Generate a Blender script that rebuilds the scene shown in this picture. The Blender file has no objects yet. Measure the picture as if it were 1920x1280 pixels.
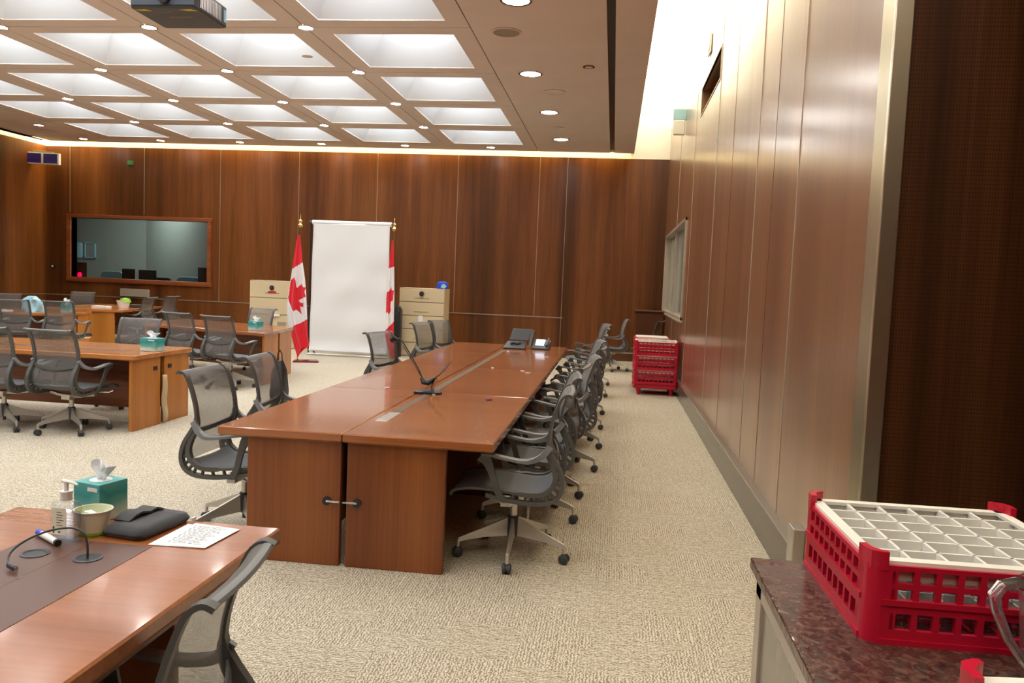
import bpy, math, random
from mathutils import Vector, Matrix
random.seed(7)
S = bpy.context.scene
COL = S.collection
R = math.radians

# ------------------------------------------------------------------ camera
F = 1500.0
YAW, PIT, ROL, CZ = -0.1226, -0.0728, 0.0419, 1.5812
cy, sy_, cp, sp, cr, sr = math.cos(YAW), math.sin(YAW), math.cos(PIT), math.sin(PIT), math.cos(ROL), math.sin(ROL)
fw = Vector((sy_ * cp, cy * cp, sp)); rt = Vector((cy, -sy_, 0)); up = rt.cross(fw)
r2 = cr * rt + sr * up; u2 = -sr * rt + cr * up
cam = bpy.data.cameras.new('camera'); cam.sensor_width = 36.0; cam.lens = 36.0 * F / 1920.0
cam.clip_start = 0.05; cam.clip_end = 100
co = bpy.data.objects.new('camera', cam); COL.objects.link(co)
co.matrix_world = Matrix(((r2.x, u2.x, -fw.x, 0), (r2.y, u2.y, -fw.y, 0), (r2.z, u2.z, -fw.z, CZ), (0, 0, 0, 1)))
S.camera = co

# ------------------------------------------------------------------ world, exposure
w = bpy.data.worlds.new('world'); S.world = w; w.use_nodes = True
w.node_tree.nodes['Background'].inputs[0].default_value = (1.0, 0.95, 0.88, 1)
w.node_tree.nodes['Background'].inputs[1].default_value = 0.3
S.view_settings.view_transform = 'Standard'; S.view_settings.look = 'None'
S.view_settings.gamma = 1.0; S.view_settings.use_curve_mapping = False
S.view_settings.exposure = 0.33
cyc = S.cycles
cyc.max_bounces = 8; cyc.diffuse_bounces = 4; cyc.glossy_bounces = 3; cyc.transparent_max_bounces = 12
cyc.transmission_bounces = 6; cyc.caustics_reflective = False; cyc.caustics_refractive = False
cyc.sample_clamp_indirect = 8; cyc.use_denoising = True; cyc.use_light_tree = True
P_DOWN, P_COFFER, P_COVE, P_SLOT = 92.0, 15.0, 9.0, 4.2   # emission strengths of the room's own lights

# ------------------------------------------------------------------ materials
def mat(name, col, rough=0.5, metal=0.0, spec=0.5, coat=0.0, trans=0.0, emis=None, es=0.0, alpha=1.0, ior=1.45, sheen=0.0):
    m = bpy.data.materials.new(name); m.use_nodes = True
    b = m.node_tree.nodes['Principled BSDF']
    b.inputs['Base Color'].default_value = (*col, 1); b.inputs['Roughness'].default_value = rough
    b.inputs['Metallic'].default_value = metal; b.inputs['Specular IOR Level'].default_value = spec
    b.inputs['Coat Weight'].default_value = coat; b.inputs['Coat Roughness'].default_value = 0.08
    b.inputs['Transmission Weight'].default_value = trans; b.inputs['IOR'].default_value = ior
    b.inputs['Sheen Weight'].default_value = sheen
    b.inputs['Alpha'].default_value = alpha
    if emis: b.inputs['Emission Color'].default_value = (*emis, 1); b.inputs['Emission Strength'].default_value = es
    return m
def nt(m): return m.node_tree, m.node_tree.nodes, m.node_tree.links, m.node_tree.nodes['Principled BSDF']
def coords(m, scale, rot=(0, 0, 0), src='Object'):
    t, n, l, b = nt(m)
    tc = n.new('ShaderNodeTexCoord'); mp = n.new('ShaderNodeMapping')
    mp.inputs['Scale'].default_value = scale; mp.inputs['Rotation'].default_value = rot
    l.new(tc.outputs[src], mp.inputs[0]); return mp
def noise(m, vec, scale=1.0, detail=4.0, dist=0.0, rough=0.5):
    t, n, l, b = nt(m); x = n.new('ShaderNodeTexNoise')
    x.inputs['Scale'].default_value = scale; x.inputs['Detail'].default_value = detail
    x.inputs['Distortion'].default_value = dist; x.inputs['Roughness'].default_value = rough
    l.new(vec.outputs[0], x.inputs['Vector']); return x
def ramp(m, fac, stops):
    t, n, l, b = nt(m); r = n.new('ShaderNodeValToRGB'); e = r.color_ramp.elements
    while len(e) < len(stops): e.new(0.5)
    for i, (p, c) in enumerate(stops): e[i].position = p; e[i].color = (*c, 1)
    l.new(fac, r.inputs[0]); return r
def mixc(m, fac, a, b_, mode='MIX'):
    t, n, l, b = nt(m); x = n.new('ShaderNodeMix'); x.data_type = 'RGBA'; x.blend_type = mode
    if isinstance(fac, float): x.inputs[0].default_value = fac
    else: l.new(fac, x.inputs[0])
    l.new(a, x.inputs[6]); l.new(b_, x.inputs[7]); return x
def bump(m, h, strength=0.2, dist=0.01):
    t, n, l, b = nt(m); x = n.new('ShaderNodeBump'); x.inputs['Strength'].default_value = strength
    x.inputs['Distance'].default_value = dist; l.new(h, x.inputs['Height']); l.new(x.outputs[0], b.inputs['Normal'])

def wood(name, dark, mid, light, grain='z', rough=0.35, coat=0.0, band=2.2, fine=60, contrast=1.0, spec=0.5, coat_rough=0.08, ior=1.45):
    m = mat(name, mid, rough, coat=coat, spec=spec, ior=ior); m.node_tree.nodes['Principled BSDF'].inputs['Coat Roughness'].default_value = coat_rough
    if coat_rough > .1: m.node_tree.nodes['Principled BSDF'].inputs['Coat IOR'].default_value = 1.7
    t, n, l, b = nt(m)
    def sc(a, lo): return {'z': (a, a, lo), 'x': (lo, a, a), 'y': (a, lo, a)}[grain]
    v1 = coords(m, sc(band, 0.05)); n1 = noise(m, v1, 1.0, 3, 0.2)
    v2 = coords(m, sc(fine, 1.0)); n2 = noise(m, v2, 1.0, 3, 0.1, 0.6)
    v3 = coords(m, sc(7.0, 0.35)); n3 = noise(m, v3, 1.0, 4, 0.9)
    r1 = ramp(m, n1.outputs[0], [(0.36, dark), (0.5, mid), (0.66, light)])
    r2_ = ramp(m, n2.outputs[0], [(0.3, (0.62, 0.56, 0.5)), (0.62, (1.0, 1.0, 1.0))])
    r3 = ramp(m, n3.outputs[0], [(0.3, (0.8, 0.74, 0.7)), (0.65, (1.05, 1.02, 1.0))])
    x = mixc(m, contrast, r1.outputs[0], r3.outputs[0], 'MULTIPLY')
    y = mixc(m, contrast * 0.8, x.outputs[2], r2_.outputs[0], 'MULTIPLY')
    l.new(y.outputs[2], b.inputs['Base Color']); bump(m, n2.outputs[0], 0.06, 0.002)
    return m

M = {}
M['wall_wood'] = wood('wall_veneer', (0.088, 0.029, 0.0075), (0.155, 0.052, 0.013), (0.235, 0.085, 0.023), 'z', 0.36, band=1.7, spec=0.35)
M['right_wood'] = wood('right_wall_veneer', (0.24, 0.100, 0.044), (0.29, 0.130, 0.058), (0.35, 0.165, 0.075), 'z', 0.35, band=2.4, contrast=0.6, coat=1.0, coat_rough=0.22, ior=1.5)
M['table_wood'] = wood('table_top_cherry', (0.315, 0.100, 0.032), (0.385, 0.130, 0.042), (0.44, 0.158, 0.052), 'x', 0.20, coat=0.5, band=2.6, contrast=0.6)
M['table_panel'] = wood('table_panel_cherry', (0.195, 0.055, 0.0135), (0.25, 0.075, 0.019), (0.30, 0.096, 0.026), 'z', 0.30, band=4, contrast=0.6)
M['honey_wood'] = wood('honey_table_wood', (0.48, 0.165, 0.036), (0.56, 0.205, 0.048), (0.63, 0.25, 0.065), 'x', 0.22, coat=0.4, band=3, contrast=0.6)
M['honey_panel'] = wood('honey_table_panel', (0.42, 0.145, 0.022), (0.50, 0.185, 0.030), (0.56, 0.225, 0.042), 'z', 0.32, band=4, contrast=0.5)
M['frame_wood'] = wood('window_frame_wood', (0.20, 0.055, 0.020), (0.27, 0.080, 0.028), (0.33, 0.105, 0.036), 'x', 0.3, band=4)
M['edge_dark'] = mat('dark_wood_edge', (0.10, 0.035, 0.014), 0.25)
M['inlay'] = mat('brown_leather_inlay', (0.125, 0.058, 0.042), 0.34)
M['strip'] = mat('cable_channel_brown', (0.135, 0.082, 0.048), 0.5, spec=0.25)
M['brass'] = mat('brushed_champagne_metal', (0.66, 0.60, 0.43), 0.32, 1.0)
M['brass2'] = mat('champagne_metal_edge', (0.90, 0.84, 0.68), 0.28, 1.0)
M['gold'] = mat('polished_brass', (0.85, 0.62, 0.22), 0.2, 1.0)
M['steel'] = mat('stainless_steel', (0.55, 0.55, 0.53), 0.28, 1.0)
M['alu'] = mat('satin_aluminium', (0.60, 0.57, 0.51), 0.38, 0.85)
M['seam'] = mat('metal_seam_strip', (0.55, 0.47, 0.40), 0.4, 0.6)
M['seam_dim'] = mat('bronze_seam_strip', (0.36, 0.27, 0.20), 0.4, 0.5)
M['chair_frame'] = mat('graphite_chair_plastic', (0.085, 0.082, 0.076), 0.42)
M['arm_light'] = mat('grey_arm_plastic', (0.17, 0.17, 0.168), 0.38)
M['black'] = mat('black_plastic', (0.018, 0.018, 0.02), 0.4)
M['dark'] = mat('dark_grey_plastic', (0.05, 0.052, 0.058), 0.4)
M['rubber'] = mat('caster_rubber', (0.045, 0.047, 0.05), 0.5)
M['white'] = mat('white_paint', (0.80, 0.79, 0.75), 0.7)
M['slotwhite'] = mat('white_plaster', (0.86, 0.84, 0.76), 0.8)
M['coffer'] = mat('coffer_white', (0.80, 0.82, 0.84), 0.55)
M['cream'] = mat('cream_enamel', (0.66, 0.53, 0.33), 0.45)
M['creamline'] = mat('cream_shadow_gap', (0.30, 0.23, 0.14), 0.6)
M['red'] = mat('red_rack_plastic', (0.50, 0.006, 0.030), 0.33)
M['rackwhite'] = mat('ivory_rack_plastic', (0.86, 0.83, 0.76), 0.4)
M['flag_red'] = mat('flag_red_cloth', (0.72, 0.008, 0.022), 0.7, sheen=0.2)
M['flag_white'] = mat('flag_white_cloth', (0.80, 0.77, 0.76), 0.7, sheen=0.2)
M['paper'] = mat('white_paper', (0.84, 0.84, 0.83), 0.6)
M['ink'] = mat('printed_ink', (0.05, 0.05, 0.05), 0.6)
M['tissue'] = mat('tissue_paper', (0.86, 0.87, 0.88), 0.8)
M['green'] = mat('lime_green_plastic', (0.28, 0.55, 0.05), 0.4)
M['bowl'] = mat('ivory_cup', (0.80, 0.78, 0.60), 0.35)
M['blue'] = mat('blue_plastic', (0.03, 0.09, 0.65), 0.35)
M['sky'] = mat('pale_blue', (0.35, 0.62, 0.72), 0.5)
M['purple'] = mat('violet_filter', (0.035, 0.018, 0.20), 0.25)
M['yellow'] = mat('yellow_sticker', (0.65, 0.52, 0.03), 0.5)
M['maroon'] = mat('maroon_paint', (0.16, 0.01, 0.018), 0.25)
M['chrome'] = mat('chrome', (0.8, 0.8, 0.8), 0.15, 1.0)
M['felt'] = mat('charcoal_neoprene', (0.032, 0.033, 0.036), 0.85, sheen=0.3)
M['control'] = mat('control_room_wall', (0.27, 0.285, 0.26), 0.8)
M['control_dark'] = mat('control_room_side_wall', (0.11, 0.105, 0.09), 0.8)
M['vinyl'] = mat('teal_blue_vinyl', (0.22, 0.42, 0.50), 0.5)
M['screen_on'] = mat('lit_phone_screen', (0.5, 0.6, 0.7), 0.2, emis=(0.7, 0.85, 1.0), es=0.8)
M['led'] = mat('red_led', (0.6, 0, 0.03), 0.3, emis=(1, 0.0, 0.05), es=2.5)
M['glass'] = mat('window_glass', (1, 1, 1), 0.0, trans=1.0)
M['clear'] = mat('clear_plastic', (0.95, 0.96, 0.97), 0.04, trans=0.95, ior=1.3)
M['green_glass'] = mat('green_tinted_window', (0.32, 0.38, 0.33), 0.12)
M['lamp'] = mat('downlight_lamp', (1, 1, 1), 0.5, emis=(1.0, 0.95, 0.87), es=P_DOWN)
M['coffer_lamp'] = mat('coffer_lamp', (1, 1, 1), 0.5, emis=(0.90, 0.96, 1.0), es=P_COFFER)
M['cove_lamp'] = mat('cove_lamp', (1, 1, 1), 0.5, emis=(1.0, 0.80, 0.36), es=P_COVE)
M['slot_lamp'] = mat('slot_lamp', (1, 1, 1), 0.5, emis=(1.0, 0.90, 0.68), es=P_SLOT)

def pane_glass(name, tint, refl=0.12):
    m = bpy.data.materials.new(name); m.use_nodes = True; t = m.node_tree; n = t.nodes; l = t.links
    n.remove(n['Principled BSDF'])
    tr = n.new('ShaderNodeBsdfTransparent'); tr.inputs[0].default_value = (*tint, 1)
    gl = n.new('ShaderNodeBsdfGlossy'); gl.inputs['Roughness'].default_value = 0.02
    mx = n.new('ShaderNodeMixShader'); lw = n.new('ShaderNodeLayerWeight'); pw = n.new('ShaderNodeMath'); pw.operation = 'POWER'; pw.inputs[1].default_value = 4.0
    fr = n.new('ShaderNodeMath'); fr.operation = 'MULTIPLY_ADD'; fr.inputs[1].default_value = 0.75; fr.inputs[2].default_value = 0.05
    l.new(lw.outputs['Facing'], pw.inputs[0]); l.new(pw.outputs[0], fr.inputs[0]); l.new(fr.outputs[0], mx.inputs[0]); l.new(tr.outputs[0], mx.inputs[1]); l.new(gl.outputs[0], mx.inputs[2])
    l.new(mx.outputs[0], n['Material Output'].inputs[0]); return m
M['pane'] = pane_glass('tinted_pane', (0.74, 0.80, 0.79))
M['clearpane'] = pane_glass('thin_clear_plastic', (0.93, 0.94, 0.96))

def fabric(name, col, thru):
    m = bpy.data.materials.new(name); m.use_nodes = True; t, n, l, b = nt(m)
    b.inputs['Roughness'].default_value = 0.75; b.inputs['Sheen Weight'].default_value = 0.15
    v = coords(m, (260, 260, 260)); k = noise(m, v, 1.0, 1)
    r = ramp(m, k.outputs[0], [(0.35, tuple(c * 0.8 for c in col)), (0.65, tuple(c * 1.15 for c in col))])
    l.new(r.outputs[0], b.inputs['Base Color'])
    if thru > 0:
        tr = n.new('ShaderNodeBsdfTransparent'); mx = n.new('ShaderNodeMixShader'); mx.inputs[0].default_value = thru
        l.new(b.outputs[0], mx.inputs[1]); l.new(tr.outputs[0], mx.inputs[2]); l.new(mx.outputs[0], n['Material Output'].inputs[0])
    return m
M['mesh_back'] = fabric('grey_mesh_fabric', (0.165, 0.157, 0.148), 0.36)
M['mesh_seat'] = fabric('grey_seat_fabric', (0.105, 0.108, 0.115), 0.0)
M['mesh_hem'] = fabric('dark_mesh_hem', (0.12, 0.115, 0.11), 0.0)

# carpet: quarter-turned tiles with a scratchy woven line pattern
def carpet():
    m = mat('beige_carpet', (0.5, 0.42, 0.3), 0.95, spec=0.1); t, n, l, b = nt(m)
    def lines(direction, sc):
        v = coords(m, (1, 1, 1)); wv = n.new('ShaderNodeTexWave'); wv.wave_type = 'BANDS'; wv.bands_direction = direction
        wv.inputs['Scale'].default_value = sc; wv.inputs['Distortion'].default_value = 8.0
        wv.inputs['Detail'].default_value = 2.5; wv.inputs['Detail Scale'].default_value = 2.4; l.new(v.outputs[0], wv.inputs[0]); return wv
    a = lines('X', 22); c = lines('Y', 22)
    cells = coords(m, (3.3, 3.3, 0.001)); vo = n.new('ShaderNodeTexVoronoi'); vo.distance = 'CHEBYCHEV'
    vo.inputs['Scale'].default_value = 1.0; vo.inputs['Randomness'].default_value = 0.75; l.new(cells.outputs[0], vo.inputs['Vector'])
    sep = n.new('ShaderNodeSeparateColor'); l.new(vo.outputs['Color'], sep.inputs[0])
    gt = n.new('ShaderNodeMath'); gt.operation = 'GREATER_THAN'; gt.inputs[1].default_value = 0.5; l.new(sep.outputs[0], gt.inputs[0])
    mx = n.new('ShaderNodeMix'); mx.data_type = 'FLOAT'; sel = n.new('ShaderNodeMapRange'); sel.inputs['To Min'].default_value = 0.22; sel.inputs['To Max'].default_value = 0.78; l.new(gt.outputs[0], sel.inputs['Value']); l.new(sel.outputs[0], mx.inputs[0]); l.new(a.outputs['Fac'], mx.inputs[2]); l.new(c.outputs['Fac'], mx.inputs[3])
    mn = n.new('ShaderNodeMath'); mn.operation = 'MULTIPLY_ADD'; mn.inputs[1].default_value = 0.75
    nz = noise(m, coords(m, (55, 55, 1)), 1.0, 3); ml = n.new('ShaderNodeMath'); ml.operation = 'MULTIPLY'; ml.inputs[1].default_value = 0.35
    l.new(nz.outputs[0], ml.inputs[0]); l.new(mx.outputs[0], mn.inputs[0]); l.new(ml.outputs[0], mn.inputs[2])
    r = ramp(m, mn.outputs[0], [(0.12, (0.17, 0.135, 0.09)), (0.48, (0.42, 0.355, 0.265)), (0.84, (0.70, 0.63, 0.50))])
    big = noise(m, coords(m, (0.9, 0.9, 1)), 1.0, 2)
    rb = ramp(m, big.outputs[0], [(0.3, (0.93, 0.92, 0.9)), (0.7, (1, 1, 1))])
    x = mixc(m, 1.0, r.outputs[0], rb.outputs[0], 'MULTIPLY')
    l.new(x.outputs[2], b.inputs['Base Color']); bump(m, mn.outputs[0], 0.35, 0.004); return m
M['carpet'] = carpet()

def ceilmat():
    m = mat('taupe_ceiling_panel', (0.74, 0.635, 0.57), 0.6); v = coords(m, (2, 2, 2)); k = noise(m, v, 1, 4)
    r = ramp(m, k.outputs[0], [(0.3, (0.72, 0.615, 0.55)), (0.7, (0.76, 0.655, 0.59))]); t, n, l, b = nt(m)
    l.new(r.outputs[0], b.inputs['Base Color']); return m
M['ceiling'] = ceilmat()
def granite():
    m = mat('brown_granite', (0.1, 0.05, 0.04), 0.15); v = coords(m, (38, 38, 38)); k = noise(m, v, 1, 5, 1.2, 0.6)
    r = ramp(m, k.outputs[0], [(0.35, (0.025, 0.012, 0.010)), (0.52, (0.085, 0.040, 0.031)), (0.74, (0.17, 0.095, 0.07))])
    t, n, l, b = nt(m); l.new(r.outputs[0], b.inputs['Base Color']); k2 = noise(m, coords(m, (24, 24, 24)), 1, 2, 0.6); bump(m, k2.outputs[0], 0.55, 0.006); return m
M['granite'] = granite()
def stone():
    m = mat('grey_brown_stone', (0.2, 0.17, 0.13), 0.2, coat=0.2); v = coords(m, (3, 14, 5)); k = noise(m, v, 1, 5, 1.5)
    r = ramp(m, k.outputs[0], [(0.3, (0.14, 0.115, 0.088)), (0.7, (0.25, 0.215, 0.165))]); t, n, l, b = nt(m); l.new(r.outputs[0], b.inputs['Base Color']); return m
M['stone'] = stone()
M['dark_stone'] = mat('polished_brown_stone', (0.115, 0.095, 0.072), 0.22)
def perforated():
    # dark veneer with rows of small drilled holes
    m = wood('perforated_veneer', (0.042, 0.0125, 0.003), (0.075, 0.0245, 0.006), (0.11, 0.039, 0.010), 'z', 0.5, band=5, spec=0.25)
    t, n, l, b = nt(m)
    src = b.inputs['Base Color'].links[0].from_socket
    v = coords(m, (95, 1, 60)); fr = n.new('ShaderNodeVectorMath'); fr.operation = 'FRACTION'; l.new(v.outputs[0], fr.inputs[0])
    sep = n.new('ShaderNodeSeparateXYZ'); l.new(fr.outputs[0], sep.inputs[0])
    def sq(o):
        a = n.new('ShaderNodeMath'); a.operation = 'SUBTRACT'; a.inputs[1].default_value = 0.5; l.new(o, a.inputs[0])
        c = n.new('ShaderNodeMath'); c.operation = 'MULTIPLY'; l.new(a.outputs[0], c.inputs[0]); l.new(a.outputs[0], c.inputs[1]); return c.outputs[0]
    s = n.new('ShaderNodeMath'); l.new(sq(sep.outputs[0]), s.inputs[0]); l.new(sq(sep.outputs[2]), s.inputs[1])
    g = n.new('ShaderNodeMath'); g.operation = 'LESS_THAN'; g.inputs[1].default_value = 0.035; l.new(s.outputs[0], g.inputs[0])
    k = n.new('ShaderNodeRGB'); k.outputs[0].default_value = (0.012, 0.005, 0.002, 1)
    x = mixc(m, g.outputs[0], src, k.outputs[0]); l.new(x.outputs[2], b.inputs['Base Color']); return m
M['perforated'] = perforated()
def tissue_box_mat():
    m = mat('teal_leaf_print_card', (0.05, 0.4, 0.38), 0.35); t, n, l, b = nt(m)
    v = coords(m, (16, 16, 16)); vo = n.new('ShaderNodeTexVoronoi'); vo.feature = 'SMOOTH_F1'; l.new(v.outputs[0], vo.inputs['Vector'])
    vo.inputs['Scale'].default_value = 1.3
    tc = n.new('ShaderNodeTexCoord'); sep = n.new('ShaderNodeSeparateXYZ'); l.new(tc.outputs['Object'], sep.inputs[0])
    zz = n.new('ShaderNodeMath'); zz.operation = 'MULTIPLY_ADD'; zz.inputs[1].default_value = 6.5; zz.inputs[2].default_value = -0.05
    l.new(sep.outputs[2], zz.inputs[0])
    ad = n.new('ShaderNodeMath'); ad.operation = 'MULTIPLY_ADD'; ad.inputs[1].default_value = 0.35; l.new(vo.outputs['Distance'], ad.inputs[0]); l.new(zz.outputs[0], ad.inputs[2])
    r = ramp(m, ad.outputs[0], [(0.2, (0.55, 0.68, 0.62)), (0.45, (0.14, 0.44, 0.40)), (0.7, (0.02, 0.30, 0.30)), (1.0, (0.10, 0.42, 0.40))])
    l.new(r.outputs[0], b.inputs['Base Color']); return m
M['tissuebox'] = tissue_box_mat()

# ------------------------------------------------------------------ mesh builder
class MB:
    def __init__(s): s.v = []; s.f = []; s.m = []; s.cur = 0
    def face(s, idx): s.f.append(tuple(idx)); s.m.append(s.cur)
    def add(s, pts): i = len(s.v); s.v += [tuple(p) for p in pts]; return i
    def hexa(s, p):
        i = s.add(p)
        for q in ((3, 2, 1, 0), (4, 5, 6, 7), (0, 1, 5, 4), (1, 2, 6, 5), (2, 3, 7, 6), (3, 0, 4, 7)): s.face([i + k for k in q])
        return s
    def box(s, x0, x1, y0, y1, z0, z1):
        return s.hexa([(x0, y0, z0), (x1, y0, z0), (x1, y1, z0), (x0, y1, z0), (x0, y0, z1), (x1, y0, z1), (x1, y1, z1), (x0, y1, z1)])
    def cbox(s, c, d, rz=0.0):
        x, y, z = d[0] / 2, d[1] / 2, d[2] / 2; k, q = math.cos(rz), math.sin(rz); P = []
        for zz in (-z, z):
            for a, b in ((-x, -y), (x, -y), (x, y), (-x, y)): P.append((c[0] + a * k - b * q, c[1] + a * q + b * k, c[2] + zz))
        return s.hexa(P)
    def loft(s, rings, caps=True, closed=True):
        n = len(rings[0]); base = [s.add(r) for r in rings]
        for a, b in zip(base, base[1:]):
            for k in range(n if closed else n - 1): s.face((a + k, a + (k + 1) % n, b + (k + 1) % n, b + k))
        if caps:
            s.face([base[0] + k for k in range(n)][::-1]); s.face([base[-1] + k for k in range(n)])
        return s
    def tube(s, path, r, seg=8, flat=1.0):
        P = [Vector(p) for p in path]; rings = []; rr = r if isinstance(r, (list, tuple)) else [r] * len(P)
        ref = Vector((0, 0, 1))
        for i, p in enumerate(P):
            t = (P[min(i + 1, len(P) - 1)] - P[max(i - 1, 0)]).normalized()
            if abs(t.dot(ref)) > 0.95: ref = Vector((1, 0, 0)) if abs(t.x) < 0.9 else Vector((0, 1, 0))
            a = t.cross(ref).normalized(); b = a.cross(t).normalized(); ref = b
            rings.append([p + a * math.cos(2 * math.pi * k / seg) * rr[i] + b * math.sin(2 * math.pi * k / seg) * rr[i] * flat for k in range(seg)])
        return s.loft(rings)
    def ribbon(s, path, widths, th, side=(1, 0, 0)):
        """flat bar following a path: wide along `side`, thick across it"""
        P = [Vector(p) for p in path]; sd = Vector(side); rings = []
        for i, p in enumerate(P):
            t = (P[min(i + 1, len(P) - 1)] - P[max(i - 1, 0)]).normalized(); nn = t.cross(sd).normalized()
            wd = widths[i] if isinstance(widths, (list, tuple)) else widths; tt = th[i] if isinstance(th, (list, tuple)) else th
            rings.append([p - sd * wd / 2 - nn * tt / 2, p + sd * wd / 2 - nn * tt / 2, p + sd * wd / 2 + nn * tt / 2, p - sd * wd / 2 + nn * tt / 2])
        return s.loft(rings)
    def lathe(s, prof, c=(0, 0, 0), seg=20):
        rings = [[(c[0] + r * math.cos(2 * math.pi * k / seg), c[1] + r * math.sin(2 * math.pi * k / seg), c[2] + z) for k in range(seg)] for r, z in prof]
        return s.loft(rings)
    def ring(s, prof, c=(0, 0, 0), seg=24):
        rings = [[(c[0] + r * math.cos(2 * math.pi * k / seg), c[1] + r * math.sin(2 * math.pi * k / seg), c[2] + z) for k in range(seg)] for r, z in prof + prof[:1]]
        return s.loft(rings, caps=False)
    def cyl(s, c, r, z0, z1, seg=20): return s.lathe([(r, z0), (r, z1)], c, seg)
    def prism(s, poly, a0, a1, axis='z'):
        def P(p, a): return {'z': (p[0], p[1], a), 'y': (p[0], a, p[1]), 'x': (a, p[0], p[1])}[axis]
        return s.loft([[P(p, a0) for p in poly], [P(p, a1) for p in poly]])
    def grid(s, fn, nu, nv, mfn=None):
        b = s.add([fn(i / nu, j / nv) for j in range(nv + 1) for i in range(nu + 1)])
        for j in range(nv):
            for i in range(nu):
                if mfn: s.cur = mfn((i + .5) / nu, (j + .5) / nv)
                a = b + j * (nu + 1) + i; s.face((a, a + 1, a + nu + 2, a + nu + 1))
        s.cur = 0; return s
    def build(s, name, mats, parent=None, loc=(0, 0, 0), rz=0.0, smooth=True, bevel=0, solid=0, sub=0, angle=35):
        me = bpy.data.meshes.new(name); me.from_pydata(s.v, [], s.f)
        for m in (mats if isinstance(mats, (list, tuple)) else [mats]): me.materials.append(M[m])
        me.polygons.foreach_set('material_index', s.m)
        if smooth:
            me.polygons.foreach_set('use_smooth', [True] * len(s.f)); me.update()
            me.set_sharp_from_angle(angle=R(angle))
        me.validate(); me.update()
        o = bpy.data.objects.new(name, me); COL.objects.link(o); o.location = loc; o.rotation_euler = (0, 0, rz)
        if parent: o.parent = parent
        if solid: d = o.modifiers.new('solid', 'SOLIDIFY'); d.thickness = solid; d.offset = 0
        if bevel: d = o.modifiers.new('bevel', 'BEVEL'); d.width = bevel; d.segments = 2; d.limit_method = 'ANGLE'; d.angle_limit = R(50)
        if sub: d = o.modifiers.new('sub', 'SUBSURF'); d.levels = sub; d.render_levels = sub
        return o
def tag(o, label, cat, group=None, kind=None):
    if label: o['label'] = label
    if cat: o['category'] = cat
    if group: o['group'] = group
    if kind: o['kind'] = kind
    return o
def thing(name, label, cat, loc=(0, 0, 0), rz=0.0, group=None):
    o = bpy.data.objects.new(name, None); COL.objects.link(o); o.location = loc; o.rotation_euler = (0, 0, rz)
    o.empty_display_size = 0.1
    return tag(o, label, cat, group)
def kids(o): return [c for c in bpy.data.objects if c.parent == o]
TREE = {}
def tree(o):
    if o not in TREE: TREE[o] = [(c, tree(c)) for c in kids(o)]
    return TREE[o]
def dup(root, loc, rz, label=None, group=None):
    def cp(o, par, ch):
        c = o.copy(); COL.objects.link(c)
        if par: c.parent = par
        for k, kc in ch: cp(k, c, kc)
        return c
    r = cp(root, None, tree(root)); r.location = loc; r.rotation_euler = (0, 0, rz)
    if label: r['label'] = label
    if group: r['group'] = group
    return r
def structure(name, mb, m, **k):
    return tag(mb.build(name, m, **k), None, None, None, 'structure')
def rounded(x0, x1, y0, y1, r, n=5):
    P = []
    for cx, cy_, a0 in ((x1 - r, y0 + r, -90), (x1 - r, y1 - r, 0), (x0 + r, y1 - r, 90), (x0 + r, y0 + r, 180)):
        for k in range(n + 1):
            a = R(a0 + 90 * k / n); P.append((cx + r * math.cos(a), cy_ + r * math.sin(a)))
    return P
ORD = ['nearest', 'second', 'third', 'fourth', 'fifth', 'sixth', 'seventh', 'eighth', 'ninth']

# ------------------------------------------------------------------ the room
H = 4.382; YB = 17.4; XR = 1.05; XL = -13.25; YF = -4.0
GX, GY, GS = -9.337, 8.961, 1.906       # ceiling grid: column 0, row 0, pitch
ZTOP = 4.94; ZS = 5.7
mb = MB(); mb.box(XL - .3, 3.2, YF - .3, YB + 5.5, -0.12, 0.0); structure('floor', mb, 'carpet', smooth=False)

# right wall with window and air-vent openings
def wall_x(mb, x0, x1, y0, y1, z0, z1, holes):
    ys = sorted({y0, y1, *[h[0] for h in holes], *[h[1] for h in holes]}); zs = sorted({z0, z1, *[h[2] for h in holes], *[h[3] for h in holes]})
    for a, b in zip(ys, ys[1:]):
        for c, d in zip(zs, zs[1:]):
            if any(h[0] <= a and b <= h[1] and h[2] <= c and d <= h[3] for h in holes): continue
            mb.box(x0, x1, a, b, c, d)
WN = (12.35, 17.05, 1.12, 2.68)          # right window
VT = (9.16, 11.12, 3.92, 4.26)           # air return
mb = MB(); wall_x(mb, XR, XR + .25, 3.52, YB, 0, ZTOP, [WN, VT]); structure('wall_right', mb, 'right_wood', smooth=False)
mb = MB(); mb.box(XR, XR + .25, 3.52, YB + .4, ZTOP, ZS); mb.box(.3, XR + .25, YB, YB + .25, 4.315, ZS); mb.box(.22, .30, YF, YB + .05, H + .05, ZS)
structure('wall_slot', mb, 'slotwhite', smooth=False)
mb = MB(); mb.box(.22, XR + .5, YF, YB + .2, ZS, ZS + .05); structure('ceiling_slot_light', mb, 'slot_lamp', smooth=False)
mb = MB()
for y in (4.95, 6.40, 9.06, 11.67, 14.3):
    mb.box(XR - .004, XR + .004, y - .006, y + .006, .26, ZTOP)
structure('trim_1', mb, 'seam', smooth=False)
mb = MB()
for y in (5.72, 7.8): mb.box(XR - .0015, XR + .002, y - .0025, y + .0025, .26, ZTOP)
structure('trim_2', mb, 'edge_dark', smooth=False)
mb = MB(); mb.box(XR - .035, XR + .01, 4.35, YB, 0, .235); structure('baseboard_right', mb, 'dark_stone', smooth=False)
mb = MB(); mb.box(XR - .045, XR - .0, 4.35, YB, .235, .25); structure('trim_3', mb, 'steel', smooth=False)
mb = MB(); mb.box(XR - .06, XR + .0, 4.22, 4.35, 0, .37); structure('trim_4', mb, 'steel', smooth=False, bevel=.004)
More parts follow.
